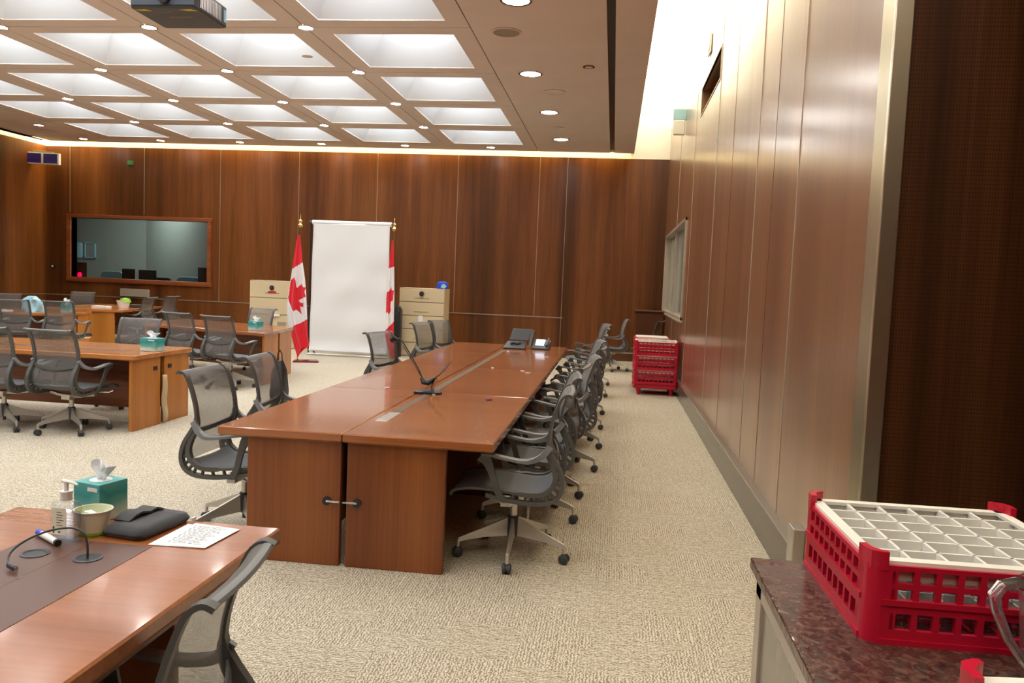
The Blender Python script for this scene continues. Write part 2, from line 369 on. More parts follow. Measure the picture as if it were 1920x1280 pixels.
# champagne metal corner of the wall and the perforated niche panel
mb = MB(); mb.box(XR - .012, XR + .05, 3.36, 3.52, 0, ZS); structure('trim_5', mb, 'brass', smooth=False)
mb = MB(); mb.box(XR - .02, XR + .05, 3.335, 3.36, 0, ZS); structure('trim_6', mb, 'brass2', smooth=False, bevel=.004)
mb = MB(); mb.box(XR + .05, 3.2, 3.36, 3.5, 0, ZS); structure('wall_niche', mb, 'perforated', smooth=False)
mb = MB(); mb.box(3.1, 3.3, YF, 3.4, 0, ZS); structure('wall_niche_side', mb, 'wall_wood', smooth=False)
mb = MB(); mb.box(XR + .3, 3.2, YF, 3.4, 3.2, 3.3); structure('ceiling_niche', mb, 'ceiling', smooth=False)

# back wall with control-room window
BW = (-12.62, -9.24, 1.30, 2.68)
def wall_y(mb, y0, y1, x0, x1, z0, z1, holes):
    xs = sorted({x0, x1, *[h[0] for h in holes], *[h[1] for h in holes]}); zs = sorted({z0, z1, *[h[2] for h in holes], *[h[3] for h in holes]})
    for a, b in zip(xs, xs[1:]):
        for c, d in zip(zs, zs[1:]):
            if any(h[0] <= a and b <= h[1] and h[2] <= c and d <= h[3] for h in holes): continue
            mb.box(a, b, y0, y1, c, d)
mb = MB(); wall_y(mb, YB, YB + .2, XL, XR + .25, 0, 4.315, [BW]); structure('wall_back', mb, 'wall_wood', smooth=False)
mb = MB(); mb.box(XL, .3, YB, YB + .2, 4.315, 4.75); mb.box(XL - .2, XL, YF, YB + .2, 4.315, 4.75); structure('wall_cove', mb, 'slotwhite', smooth=False)
mb = MB()
for x in (-12.66, -10.81, -8.96, -7.10, -5.29, -3.48, -1.69):
    if BW[0] - .15 < x < BW[1] + .1: mb.box(x - .006, x + .006, YB - .006, YB + .002, 2.80, 4.315)
    else: mb.box(x - .006, x + .006, YB - .006, YB + .002, .88, 4.315)
mb.box(-1.10, -1.09, YB - .004, YB + .002, .2, 4.315)
mb.box(XL, -1.06, YB - .012, YB + .002, .862, .884)
structure('trim_7', mb, 'seam_dim', smooth=False)
mb = MB(); mb.box(XL, XR, YB - .02, YB, 0, .17); structure('baseboard_back', mb, 'edge_dark', smooth=False)
mb = MB(); mb.box(-3.0, XR, YB - .024, YB, .17, .19); structure('trim_8', mb, 'seam', smooth=False)
mb = MB(); mb.box(XL - .2, XL, YF, YB + .2, 0, 4.315); structure('wall_left', mb, 'wall_wood', smooth=False)
mb = MB()
mb.box(XL, XL + .012, YF, YB, .862, .884)
for y in (15.4, 13.5): mb.box(XL, XL + .006, y - .009, y + .009, .88, 4.315)
structure('trim_9', mb, 'seam_dim', smooth=False)
mb = MB(); mb.box(XL - .2, 3.3, YF - .2, YF, 0, ZS); structure('wall_front', mb, 'wall_wood', smooth=False)
# cove lamps above the ceiling edge (back and left)
mb = MB(); mb.box(XL - .05, .22, 17.10, YB, 4.70, 4.75); mb.box(XL - .1, -12.9, YF, YB, 4.70, 4.75); structure('ceiling_cove_light', mb, 'cove_lamp', smooth=False)

# ceiling panels with square coffers
XE, YE, XEL = .30, 17.12, -12.93
mb = MB(); G = .006; T = .012; mg = .24
def slab(x0, x1, y0, y1): mb.box(x0 + G, x1 - G, y0 + G, y1 - G, H, H + T)
coffers = []
for c in range(-2, 4):
    for r in range(-6, 4):
        x0, y0 = GX + GS * c, GY + GS * r; x1, y1 = x0 + GS, y0 + GS
        if c < -1: slab(x0, x1, y0, y1); continue
        mb.box(x0 + G, x1 - G, y0 + G, y0 + mg, H, H + T); mb.box(x0 + G, x1 - G, y1 - mg, y1 - G, H, H + T)
        mb.box(x0 + G, x0 + mg, y0 + mg, y1 - mg, H, H + T); mb.box(x1 - mg, x1 - G, y0 + mg, y1 - mg, H, H + T)
        coffers.append((c, r))
Y4 = GY + GS * 4; X4 = GX + GS * 4; XM2 = GX - 2 * GS
slab(XEL, X4, Y4, YE); slab(XEL, XM2, YF, Y4)
slab(X4, -.20, YF, YE); slab(-.12, XE, YF, YE)
slab(XM2, X4, YF, GY - 6 * GS)
structure('ceiling', mb, 'ceiling', smooth=False)
mb = MB(); mb.box(-.21, -.11, YF, YE, H + .013, H + .3); mb.cur = 0
structure('ceiling_slot', mb, 'black', smooth=False)
# closing lid over the ceiling void (only the lamps below it give light)
mb = MB(); mb.box(XEL, -.2, YF, YE, H + .95, H + 1.0); mb.box(XEL - .01, XEL, YF, YE, H + .05, H + .95); mb.box(XEL, .2, YE, YE + .01, H + .05, H + .95)
structure('ceiling_lid', mb, 'slotwhite', smooth=False)
# dark backing behind panel joints
mb = MB()
for c in range(-2, 5): mb.box(GX + GS * c - .03, GX + GS * c + .03, YF, YE, H + .013, H + .03)
for r in range(-6, 5): mb.box(XEL, X4, GY + GS * r - .03, GY + GS * r + .03, H + .013, H + .03)
mb.box(XM2 - .03, XM2 + .03, YF, YE, H + .013, H + .03); structure('ceiling_joint', mb, 'edge_dark', smooth=False)

proto = None
def rown(r): return ['first', 'second', 'third', 'fourth', 'fifth', 'sixth', 'seventh', 'eighth', 'ninth', 'tenth', 'eleventh'][3 - r]
def coln(c): return ['right-most', 'second from the right', 'third from the right', 'fourth from the right', 'left-most'][3 - c]
for c, r in coffers:
    lab = f'square ceiling coffer light, {coln(c)} in the {rown(r)} row from the back wall'
    ctr = (GX + GS * (c + .5), GY + GS * (r + .5), H)
    if proto is None:
        proto = thing('coffer_light', lab, 'ceiling light', ctr, 0, 'square coffers of the ceiling grid')
        a = GS / 2 - mg; b = .30; hh = .62; q = MB()
        lo = [(-a, -a, T * 0 + .0), (a, -a, 0), (a, a, 0), (-a, a, 0)]; hi = [(-b, -b, hh), (b, -b, hh), (b, b, hh), (-b, b, hh)]
        q.loft([[(x, y, T + .001) for x, y, z in lo], hi], caps=False); q.build('recess', 'coffer', proto, smooth=False)
        q = MB(); q.box(-b, b, -b, b, hh, hh + .02); q.build('lamp', 'coffer_lamp', proto, smooth=False)
    else: dup(proto, ctr, 0, lab)

# downlights: trim ring, reflector, lamp
dl = None
def downlight(x, y, lab, s=1.0, group='downlights in the ceiling grid'):
    global dl
    if dl is None:
        dl = thing('downlight', lab, 'ceiling light', (x, y, H), 0, group)
        q = MB(); q.ring([(.082, 0), (.094, -.003), (.095, -.008), (.079, -.009), (.077, 0)]); q.build('trim_ring', 'chrome', dl)
        q = MB(); q.lathe([(.0001, -.001), (.077, -.001), (.077, -.005), (.0001, -.005)], seg=24); q.build('lamp', 'lamp', dl)
        return dl
    o = dup(dl, (x, y, H), 0, lab, group); o.scale = (s, s, 1); return o
for c in range(0, 4):
    for r in range(-6, 4):
        downlight(GX + GS * c, GY + GS * r, f'small downlight at grid line {["fifth","fourth","third","second"][c]} from right, {rown(r)} crossing from back wall')
for k in range(6):
    downlight(-11.85 + 1.835 * k, 16.72, f'small downlight beside the back wall cove, {["left-most","second from left","third from left","third from right","second from right","right-most"][k]} of that row', group='downlights along the back wall')
for k, (x, y) in enumerate([(-1.14, 15.65), (-1.18, 13.25), (-1.24, 10.87), (-1.1, 8.1), (-1.1, 5.4), (-1.1, 2.7), (-1.1, 0.0), (-1.1, -2.6)]):
    downlight(x, y, f'large round downlight in the plain right ceiling strip, {rown(3 - k)} from the back wall', 1.7, 'downlights in the plain right ceiling strip')
downlight(-11.75, 15.2, 'small round downlight in the plain ceiling at far left', group='downlights at the left ceiling edge')

def ceil_disc(name, lab, x, y, r, m='cream', cat='ceiling speaker', ring='ceiling'):
    t = thing(name, lab, cat, (x, y, H)); q = MB(); q.ring([(r, 0), (r + .02, -.004), (r + .02, -.009), (r, -.012), (r, -.003)], seg=28); q.build('rim', ring, t)
    q = MB(); q.lathe([(.0001, -.002), (r, -.002), (r, -.008), (.0001, -.008)], seg=28); q.build('grille', m, t); return t
M['grille'] = mat('beige_speaker_grille', (0.33, 0.28, 0.21), 0.8)
ceil_disc('ceiling_speaker', 'round beige ceiling speaker near the nearest downlight of the right strip', -1.33, 9.1, .15, 'grille')
ceil_disc('ceiling_speaker', 'round brown ceiling speaker between the second and third right-strip downlights', -.99, 11.85, .14, 'ceiling')
ceil_disc('ceiling_speaker', 'round brown ceiling speaker at the far left ceiling edge', -12.1, 15.85, .2, 'ceiling')
ceil_disc('sprinkler_cap', 'small dark sprinkler cap beside the dark ceiling slot', -.45, 10.5, .055, 'ceiling', 'sprinkler', 'edge_dark')
ceil_disc('sprinkler_cap', 'small round sprinkler cap on the right ceiling strip close to the back wall', -1.10, 14.5, .07, 'ceiling', 'sprinkler')
ceil_disc('sprinkler_cap', 'small round sprinkler cap on the ceiling grid beside a coffer', -4.05, 10.1, .05, 'ceiling', 'sprinkler')

# ------------------------------------------------------------------ right-wall fittings
def win_x():
    y0, y1, z0, z1 = WN
    t = thing('window_2', None, None); t['kind'] = 'structure'
    q = MB(); fwid = .045
    for a, b, c, d in ((y0, y1, z0, z0 + fwid), (y0, y1, z1 - fwid, z1), (y0, y0 + fwid, z0, z1), (y1 - fwid, y1, z0, z1)): q.box(XR - .02, XR + .1, a, b, c, d)
    q.build('window_frame', 'seam', t, smooth=False)
    q = MB(); q.box(XR - .035, XR + .14, y0 - .02, y1 + .02, z0 - .035, z0); q.build('window_sill', 'seam', t, smooth=False, bevel=.006)
    q = MB(); q.box(XR + .10, XR + .12, y0 + fwid, y1 - fwid, z0 + fwid, z1 - fwid); q.build('window_pane', 'green_glass', t, smooth=False)
    q = MB(); q.box(XR + .04, XR + .10, 15.0, 15.12, z0, z1); q.build('window_mullion', 'seam', t, smooth=False)
win_x()
t = thing('air_vent', 'dark recessed air return opening high on the glossy right wall', 'vent', (XR, (VT[0] + VT[1]) / 2, (VT[2] + VT[3]) / 2))
hy, hz = (VT[1] - VT[0]) / 2, (VT[3] - VT[2]) / 2
q = MB()
for a, b, c, d in ((-hy, hy, -hz - .02, -hz), (-hy, hy, hz, hz + .02), (-hy - .02, -hy, -hz - .02, hz + .02), (hy, hy + .02, -hz - .02, hz + .02)): q.box(-.006, .02, a, b, c, d)
q.build('frame', 'seam', t, smooth=False)
q = MB(); q.box(.23, .25, -hy, hy, -hz, hz); q.build('backing', 'black', t, smooth=False)
q = MB(); q.tube([(.12, -hy, -.03), (.12, hy, -.03)], .05, 10); q.build('duct', 'dark', t)
t = thing('wall_plate', 'small white plate high on the right wall above the dark vent', 'wall plate', (XR, 10.35, 4.62))
q = MB(); q.box(-.02, -.004, -.12, .12, -.12, .12); q.build('plate', 'white', t, smooth=False, bevel=.006)
q = MB(); q.box(-.026, -.02, -.06, .06, -.07, .07); q.build('insert', 'seam', t, smooth=False, bevel=.003)
t = thing('exit_sign', 'small teal and white sign box hung by the upper right wall', 'sign', (.94, 13.6, 4.42))
q = MB(); q.box(-.10, .115, -.03, .03, -.06, .12); q.build('housing', 'sky', t, smooth=False, bevel=.01)
q = MB(); q.box(-.09, .10, -.045, .045, -.30, -.06); q.build('light_tube', 'white', t, smooth=False, bevel=.02)

# ------------------------------------------------------------------ control-room window and room
t = thing('window_1', None, None); t['kind'] = 'structure'
x0, x1, z0, z1 = BW; q = MB(); f_ = .10
for a, b, c, d in ((x0 - f_, x1 + f_, z0 - f_, z0), (x0 - f_, x1 + f_, z1, z1 + f_ * .8), (x0 - f_, x0, z0, z1), (x1, x1 + f_ * .8, z0, z1)):
    q.box(a, b, YB - .05, YB + .2, c, d)
q.build('window_frame', 'frame_wood', t, smooth=False, bevel=.008)
q = MB(); q.box(x0, x1, YB + .14, YB + .15, z0, z1); q.build('window_pane', 'pane', t, smooth=False)
mb = MB(); mb.box(-15.1, -9.0, 20.6, 20.8, 0, 3.6)
structure('wall_control_room_back', mb, 'control', smooth=False)
mb = MB(); mb.hexa([(-12.8, 20.65, 0), (-9.3, 18.2, 0), (-9.1, 18.3, 0), (-12.6, 20.8, 0), (-12.8, 20.65, 3.6), (-9.3, 18.2, 3.6), (-9.1, 18.3, 3.6), (-12.6, 20.8, 3.6)])
structure('wall_control_room_side', mb, 'control', smooth=False)
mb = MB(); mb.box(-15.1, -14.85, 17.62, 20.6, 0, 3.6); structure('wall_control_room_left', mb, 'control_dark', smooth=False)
mb = MB(); mb.box(-15.1, -8.2, 17.62, 20.8, 3.6, 3.7); structure('ceiling_control_room', mb, 'control', smooth=False)
t = thing('ceiling_lamp', 'flat panel lamp on the ceiling of the room behind the glass', 'ceiling light', (-11.9, 19.0, 3.6))
M['panel_lamp'] = mat('panel_lamp', (1, 1, 1), 0.5, emis=(0.95, 0.98, 0.95), es=19)
q = MB(); q.box(-.9, .9, -.35, .35, -.03, -.01); q.build('diffuser', 'panel_lamp', t, smooth=False); q = MB(); q.box(-.94, .94, -.39, .39, -.012, 0); q.build('frame', 'white', t, smooth=False)
mb = MB(); mb.box(-13.6, -9.4, 17.75, 18.1, .96, 1.0)
t = thing('counter_desk', 'long dark counter under the window of the room behind the glass', 'desk', (0, 0, 0)); mb.build('desktop', 'dark', t, smooth=False)
for x in (-13.55, -12.2, -10.8, -9.45): MB().box(x - .02, x + .02, 17.8, 18.05, 0, .96).build('leg', 'dark', t, smooth=False)
def monitor(x, y, wd, ht, lab, tilt=0.0):
    t = thing('computer_monitor', lab, 'monitor', (x, y, 1.0), tilt)
    q = MB(); q.box(-wd / 2, wd / 2, -.02, .02, .12, .12 + ht); q.build('screen_housing', 'black', t, smooth=False, bevel=.008)
    q = MB(); q.tube([(0, 0, 0), (0, 0, .2)], .02, 8); q.cbox((0, 0, .008), (.22, .16, .016)); q.build('stand', 'black', t)
monitor(-12.85, 18.0, .38, .53, 'black monitor at the left end inside the control window')
monitor(-11.56, 18.0, .36, .42, 'black monitor left of the white post inside the control window', -.1)
monitor(-11.08, 18.0, .42, .41, 'black monitor right of the white post inside the control window', .1)
monitor(-9.62, 17.95, .3, .52, 'black monitor cut by the right edge of the control window')
t = tag(MB().box(-11.355, -11.32, 17.92, 17.95, 1.0, 1.53).build('white_post', 'white', smooth=False, bevel=.005), 'thin white post between two monitors behind the glass', 'post')
def bluechair(x, lab, m='vinyl', wd=.60, top=1.42):
    t = thing('office_chair', lab, 'chair', (x, 18.62, 0))
    q = MB(); q.prism([(a * wd / .62, b) for a, b in rounded(-.31, .31, .88, top, .12)], -.03, .03, 'y'); q.build('backrest', m, t, bevel=.012)
    q = MB(); q.prism(rounded(-.27, .27, -.54, -.04, .08), .50, .58); q.build('seat', m, t, bevel=.01)
    q = MB(); q.tube([(0, -.28, .04), (0, -.28, .5)], .03, 8); q.tube([(0, -.1, .5), (0, .03, .6), (0, .04, .95)], .02, 8); q.build('column', 'black', t)
    q = MB(); q.lathe([(.28, .0), (.28, .02), (.05, .06)], (0, -.28, 0), 20); q.build('base', 'black', t)
bluechair(-12.4, 'teal vinyl chair back seen behind the glass, left of the monitors', top=1.46)
bluechair(-11.12, 'black chair back seen behind the glass below the right monitor', 'black', .58, 1.36)
bluechair(-10.38, 'teal vinyl chair back seen behind the glass at the far right', top=1.40)
tag(MB().prism(rounded(-.12, .12, 0, .42, .05), 0, .09, 'y').build('soap_dispenser', 'sky', loc=(-14.70, 20.49, 1.78), bevel=.01), 'pale blue wall dispenser inside the room behind the glass', 'dispenser')
t = thing('picture_frame', 'small pale framed notice on the wall behind the glass', 'picture', (-14.36, 20.58, 2.0))
q = MB()
for a, b, c, d in ((-.16, .16, -.22, -.19), (-.16, .16, .19, .22), (-.16, -.13, -.22, .22), (.13, .16, -.22, .22)): q.box(a, b, -.03, .01, c, d)
q.build('frame', 'sky', t, smooth=False)
q = MB(); q.box(-.13, .13, -.01, .005, -.19, .19); q.build('notice', 'control', t, smooth=False)
for k, x in enumerate((-12.72, -13.05)):
    tag(MB().lathe([(.0001, 0), (.03, .0), (.03, .01), (.01, .015), (.01, .30), (.045, .31), (.05, .36), (.03, .40), (.0001, .41)], (0, 0, 0), 12).build('indicator_light', 'led', loc=(x, 17.83, 1.0)), ['glowing red lamp in front of the left monitor behind the glass', 'dim red lamp in the left corner behind the glass'][k], 'indicator light')
# wall fittings in the main room
t = thing('infrared_emitter', 'white framed wall box with two violet panels high in the left corner', 'wall box', (-12.95, 16.9, 3.95), R(12))
q = MB(); q.box(-.36, .36, -.05, .05, -.13, .13); q.build('housing', 'white', t, smooth=False, bevel=.01)
for s in (-1, 1):
    q = MB(); q.box(s * .175 - .15, s * .175 + .15, -.065, -.05, -.105, .105); q.build('panel', 'purple', t, smooth=False, bevel=.005)
q = MB(); q.tube([(0, .05, .05), (-.02, .3, .12)], .03, 8); q.cbox((0, 0, .15), (.42, .1, .03)); q.build('bracket', 'seam', t)
tag(MB().prism(rounded(-.07, .07, -.05, .05, .02), -.02, 0, 'y').build('exit_label', 'green', loc=(-11.15, YB, 3.97), bevel=.003), 'tiny green marker high on the back wall left of the first seam', 'label')
bpy.data.objects['exit_label'].data.materials[0] = mat('dark_green', (0.02, 0.16, 0.04), 0.5)
t = thing('door_bell', 'small black round wall button left of the control window', 'button', (-13.08, YB, 1.53))
q = MB(); q.prism([(.06 * math.cos(a * .5236), .06 * math.sin(a * .5236)) for a in range(12)], -.03, 0, 'y'); q.build('body', 'black', t)
q = MB(); q.prism([(.022 * math.cos(a * .5236), .022 * math.sin(a * .5236)) for a in range(12)], -.04, -.03, 'y'); q.build('button_cap', 'white', t)
tag(MB().prism(rounded(-.36, .36, -.09, .09, .03), -.05, 0, 'y').build('wall_trunking', mat and 'grille', loc=(-11.0, YB - .01, .99), bevel=.008), 'beige long wall box under the control window behind the desks', 'wall box')

# ------------------------------------------------------------------ projector
t = thing('projector', 'black ceiling projector with yellow stickers hanging above the tables', 'projector', (-3.23, 5.62, 3.40))
q = MB(); q.prism(rounded(-.25, .25, -.22, .24, .03), 0, .15); q.build('body', 'dark', t, bevel=.012)
M['proj_front'] = mat('blue_grey_bezel', (0.09, 0.11, 0.14), 0.35)
q = MB(); q.box(-.235, .235, -.226, -.22, .02, .13); q.build('front_bezel', 'proj_front', t, smooth=False)
q = MB(); q.prism([(.05 * math.cos(a * .3927) + .02, .05 * math.sin(a * .3927) + .075) for a in range(16)], -.26, -.225, 'y'); q.build('lens', 'black', t)
q = MB()
for k in range(14): q.box(.25, .256, -.17 + k * .022, -.16 + k * .022, .02, .13)
q.build('side_grille', 'steel', t, smooth=False)
q = MB(); q.box(.25, .258, .17, .2, .03, .12); q.build('side_label', 'sky', t, smooth=False)
for s in (-1, 1):
    q = MB(); q.prism([(s * .17 - .06, -.19), (s * .17 + .03, -.2), (s * .17 + .06, -.16), (s * .17 - .02, -.165)], -.003, .0); q.build('sticker', 'yellow', t, smooth=False)
q = MB(); q.box(-.06, .12, -.04, -.03, -.003, 0); q.box(-.1, .02, -.14, -.134, -.002, 0); q.build('base_slot', 'grille', t, smooth=False)
q = MB(); q.tube([(0, 0, .15), (0, 0, H - 3.40)], .03, 12); q.cbox((0, 0, .17), (.3, .2, .02)); q.build('ceiling_mount', 'dark', t)

# ------------------------------------------------------------------ tables
def ttop(q, x0, x1, y0, y1, z=.74, th=.045):
    # slab with an eased upper edge
    e = .012
    q.loft([[(x0 + e, y0 + e, z - th), (x1 - e, y0 + e, z - th), (x1 - e, y1 - e, z - th), (x0 + e, y1 - e, z - th)],
            [(x0, y0, z - th + .01), (x1, y0, z - th + .01), (x1, y1, z - th + .01), (x0, y1, z - th + .01)],
            [(x0, y0, z - .006), (x1, y0, z - .006), (x1, y1, z - .006), (x0, y1, z - .006)],
            [(x0 + .006, y0 + .006, z), (x1 - .006, y0 + .006, z), (x1 - .006, y1 - .006, z), (x0 + .006, y1 - .006, z)]])
def desk(label, loc, rz, x0, x1, y0, y1, ends, tm='table_wood', pm='table_panel', modesty=None, grommets=(), name='conference_table', inlay=None, group=None, th=.052, knobs=()):
    t = thing(name, label, 'table', loc, rz, group)
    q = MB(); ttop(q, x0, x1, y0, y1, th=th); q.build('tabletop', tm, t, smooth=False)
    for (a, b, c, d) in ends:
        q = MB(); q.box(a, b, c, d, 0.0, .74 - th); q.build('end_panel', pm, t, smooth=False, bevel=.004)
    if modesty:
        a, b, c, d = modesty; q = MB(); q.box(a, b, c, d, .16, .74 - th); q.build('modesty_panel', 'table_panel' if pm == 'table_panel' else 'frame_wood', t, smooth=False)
    if inlay:
        a, b, c, d = inlay; q = MB(); q.box(a, b, c, d, .7395, .7412); q.build('inlay', 'inlay', t, smooth=False)
    for (gx, gy) in grommets:
        g = MB(); g.ring([(.028, .7425), (.032, .7450), (.040, .7435), (.040, .7405), (.028, .7405)], (gx, gy, 0), 24); go = g.build('grommet', 'dark', t)
        g = MB(); g.lathe([(.0001, .7418), (.027, .7418), (.027, .7412), (.0001, .7412)], (gx, gy, 0), 24); g.build('cable_hole', 'black', go)
    for (kx, ky, kz, dx) in knobs:
        g = MB(); g.prism([(.024 * math.cos(a * .3927) + kx, .024 * math.sin(a * .3927) + kz) for a in range(16)], ky - .012, ky, 'y'); ko = g.build('cable_port', 'black', t)
        g = MB(); g.tube([(kx, ky - .014, kz), (kx + dx * .09, ky - .02, kz + .002)], .006, 8); g.build('connector', 'chrome', ko)
    return t
# central table: two rows of four desks
Ys = [4.09, 5.83, 7.66, 9.30, 10.87]
nm = ['nearest', 'second', 'third', 'farthest']
for i in range(4):
    a, b = Ys[i] + .0015, Ys[i + 1] - .0015
    L = b - a
    e1 = [(-.575, -.005, .03, .065)] if i == 0 else []
    desk(f'reddish desk, {nm[i]} of the left row of the long central table', (-1.40, a, 0), 0, -.70, -.004, 0, L,
         ([(-.545, -.012, .035, .075)] if i == 0 else [(-.5, -.06, .03, .06)]) + [(-.5, -.06, L - .06, L - .03)], modesty=(-.12, -.10, .08, L - .06), group='desks of the long central table',
         knobs=[(-.085, .035, .36, .85)] if i == 0 else ())
    t = desk(f'reddish desk, {nm[i]} of the right row of the long central table', (-1.40, a, 0), 0, .004, .825, 0, L,
         ([(.022, .565, .035, .075)] if i == 0 else [(.06, .55, .03, .06)]) + [(.06, .55, L - .06, L - .03)], modesty=(.10, .12, .08, L - .06), group='desks of the long central table',
         knobs=[(.085, .035, .36, -.85)] if i == 0 else ())
    q = MB(); y0 = .45 if i == 0 else .0; y1 = L if i < 3 else L - .95
    q.box(.06, .115, y0, y1, .7395, .7415); q.build('cable_channel', 'strip', t, smooth=False)
    if i == 0:
        q = MB(); q.box(.052, .122, .44, .75, .7395, .7440); q.build('power_flap', 'steel', t, smooth=False, bevel=.002)
# small clips and crumbs on the table joints
for k, (x, y, c) in enumerate([(-.86, 5.60, 'purple'), (-1.68, 5.9, 'white'), (-1.12, 7.72, 'white'), (-.80, 7.62, 'white'), (-.74, 7.5, 'white'), (-.72, 9.25, 'white'), (-1.26, 9.75, 'white'), (-1.3, 5.72, 'white')]):
    tag(MB().prism([(0, 0), (.035, .005), (.045, .02), (.02, .028), (-.005, .015)], .7425, .747).build('paper_scrap', 'paper' if c == 'white' else 'purple', loc=(x, y, 0), rz=k * .8, smooth=False),
        ['violet scrap on the second desk joint of the central table', 'white scrap left of the middle on the near joint', 'white scrap on the middle joint of the right row', 'white scrap near the right edge at the middle joint', 'small white scrap just in front of the middle joint at the right', 'long white scrap at the right edge near the far joint', 'white scrap beside the desk phone on the cable channel', 'white scrap at the foot of the conference camera'][k], 'paper scrap', 'scraps lying on the central table')

# near-left table (foreground)
FT = desk('foreground reddish table with a brown inlay at bottom left', (-1.53, .2, 0), 0, -.475, .475, -1.3, 2.29, [(-.33, -.02, 2.0, 2.03), (.02, .30, 1.95, 1.98)],
          modesty=(-.02, .02, -1.0, 1.95), grommets=[(-.095, 1.885), (.07, 1.885)], th=.055)
q = MB(); q.box(-.20, .185, -1.29, 2.02, .7395, .7412); q.build('inlay', 'inlay', FT, smooth=False)
q = MB(); q.box(-.004, -.002, -1.29, 2.02, .7412, .7414); q.build('centre_joint', 'edge_dark', FT, smooth=False)
q = MB(); q.box(.462, .478, -1.29, 2.28, .69, .700); q.build('lower_edge_bead', 'edge_dark', FT, smooth=False)

# table B (left middle): two rows end-on to the right
def paired(label, loc, rz, Lx, Dy, tm, pm, near_names, k=None):
    d2 = Dy / 2
    a = desk(label + ', front row', loc, rz, -Lx, 0, 0, d2 - .003, [(-.06, -.02, .03, d2 - .035), (-Lx + .02, -Lx + .06, .03, d2 - .03)], tm, pm, modesty=(-Lx + .06, -.06, d2 - .10, d2 - .08), group=near_names)
    b = desk(label + ', rear row', loc, rz, -Lx, 0, d2 + .003, Dy, [(-.06, -.02, d2 + .035, Dy - .03), (-Lx + .02, -Lx + .06, d2 + .03, Dy - .03)], tm, pm, modesty=(-Lx + .06, -.06, d2 + .08, d2 + .10), group=near_names)
    return a, b
B1, B2 = paired('honey brown desk of the left middle table', (-4.50, 7.08, 0), 0, 2.35, 1.08, 'honey_wood', 'honey_panel', 'desks of the left middle table')
q = MB(); q.box(-2.3, -.32, .34, .50, .7395, .7412); q.build('inlay', 'inlay', B1, smooth=False)
for t, yy in ((B1, .41), (B2, .67)):
    q = MB(); q.box(-.02, -.012, yy - .03, yy + .03, .56, .60); q.build('cable_port', 'black', t, smooth=False)
t = tag(MB().grid(lambda u, v: (-.03 + .015 * math.sin(v * 9) * v + .018 * math.sin(u * 14), (u - .5) * (.045 + .03 * math.sin(v * 3.1)), .48 * (1 - v) + .01), 8, 14).build('hanging_cloth', 'cream', loc=(-4.47, 7.62, .01), solid=.003), 'cream cloth strip hanging in the gap between the honey desks', 'cloth')
# more desks of that row, running out of the frame at left
paired('honey brown desk left of the left middle table', (-6.87, 7.08, 0), 0, 2.0, 1.08, 'honey_wood', 'honey_panel', 'desks left of the left middle table')
# table C (behind, by the flags)
C1_, C2_ = paired('reddish desk beside the left flag', (-4.78, 10.62, 0), R(-18), 2.4, 1.42, 'table_wood', 'honey_panel', 'desks beside the left flag')
for t in (C1_, C2_):
    for ch in kids(t):
        for v in ch.data.vertices: v.co.x -= .50 * v.co.y
for t, yy in ():
    q = MB(); q.box(-.02, -.01, yy - .03, yy + .03, .54, .59); q.build('cable_port', 'black', t, smooth=False)
# table D (far left, end-on) and E
def desk_end(label, loc, rz, wd, L, group):
    w2 = wd / 2
    a = desk(label + ', left row', loc, rz, -wd, -w2 - .003, 0, L, [(-wd + .16, -w2 - .03, .03, .07)], 'honey_wood', 'honey_panel', modesty=(-w2 - .1, -w2 - .08, .07, L - .05), group=group)
    b = desk(label + ', right row', loc, rz, -w2 + .003, 0, 0, L, [(-w2 + .03, -.16, .03, .07)], 'honey_wood', 'honey_panel', modesty=(-w2 + .08, -w2 + .10, .07, L - .05), group=group)
    return a, b
D1_, D2_ = desk_end('honey desk at the back near the control window', (-9.45, 14.5, 0), R(12), 1.45, 2.3, 'desks below the control window')
q = MB(); q.box(-.69, -.62, .02, .032, .55, .60); q.build('cable_port', 'black', D2_, smooth=False)
E1_, E2_ = paired('honey desk at the far left behind two chairs', (-9.25, 12.55, 0), R(12), 2.6, 1.1, 'honey_wood', 'honey_panel', 'desks at the far left')

# ------------------------------------------------------------------ the mesh chair
SEATP = [(.33, .395), (.335, .41), (.31, .428), (.22, .443), (.10, .440), (-.02, .428), (-.12, .422), (-.185, .435), (-.225, .47)]
BACKP = [(-.225, .47), (-.24, .52), (-.228, .58), (-.20, .64), (-.19, .70), (-.197, .78), (-.218, .86), (-.242, .93), (-.262, .968), (-.29, .985), (-.315, .975)]
SPINE = [(-.185, .70), (-.222, .635), (-.262, .57), (-.281, .50), (-.270, .435), (-.228, .393), (-.15, .375), (-.04, .379), (.06, .393), (.14, .41)]
def smoothpath(P, n=4):
    P = [Vector((p[0], p[1])) for p in P]; out = []
    for i in range(len(P) - 1):
        a, b, c, d = P[max(i - 1, 0)], P[i], P[i + 1], P[min(i + 2, len(P) - 1)]
        for k in range(n):
            t = k / n
            out.append(0.5 * ((2 * b) + (c - a) * t + (2 * a - 5 * b + 4 * c - d) * t * t + (3 * b - a - 3 * c + d) * t ** 3))
    out.append(P[-1]); return [(p.x, p.y) for p in out]
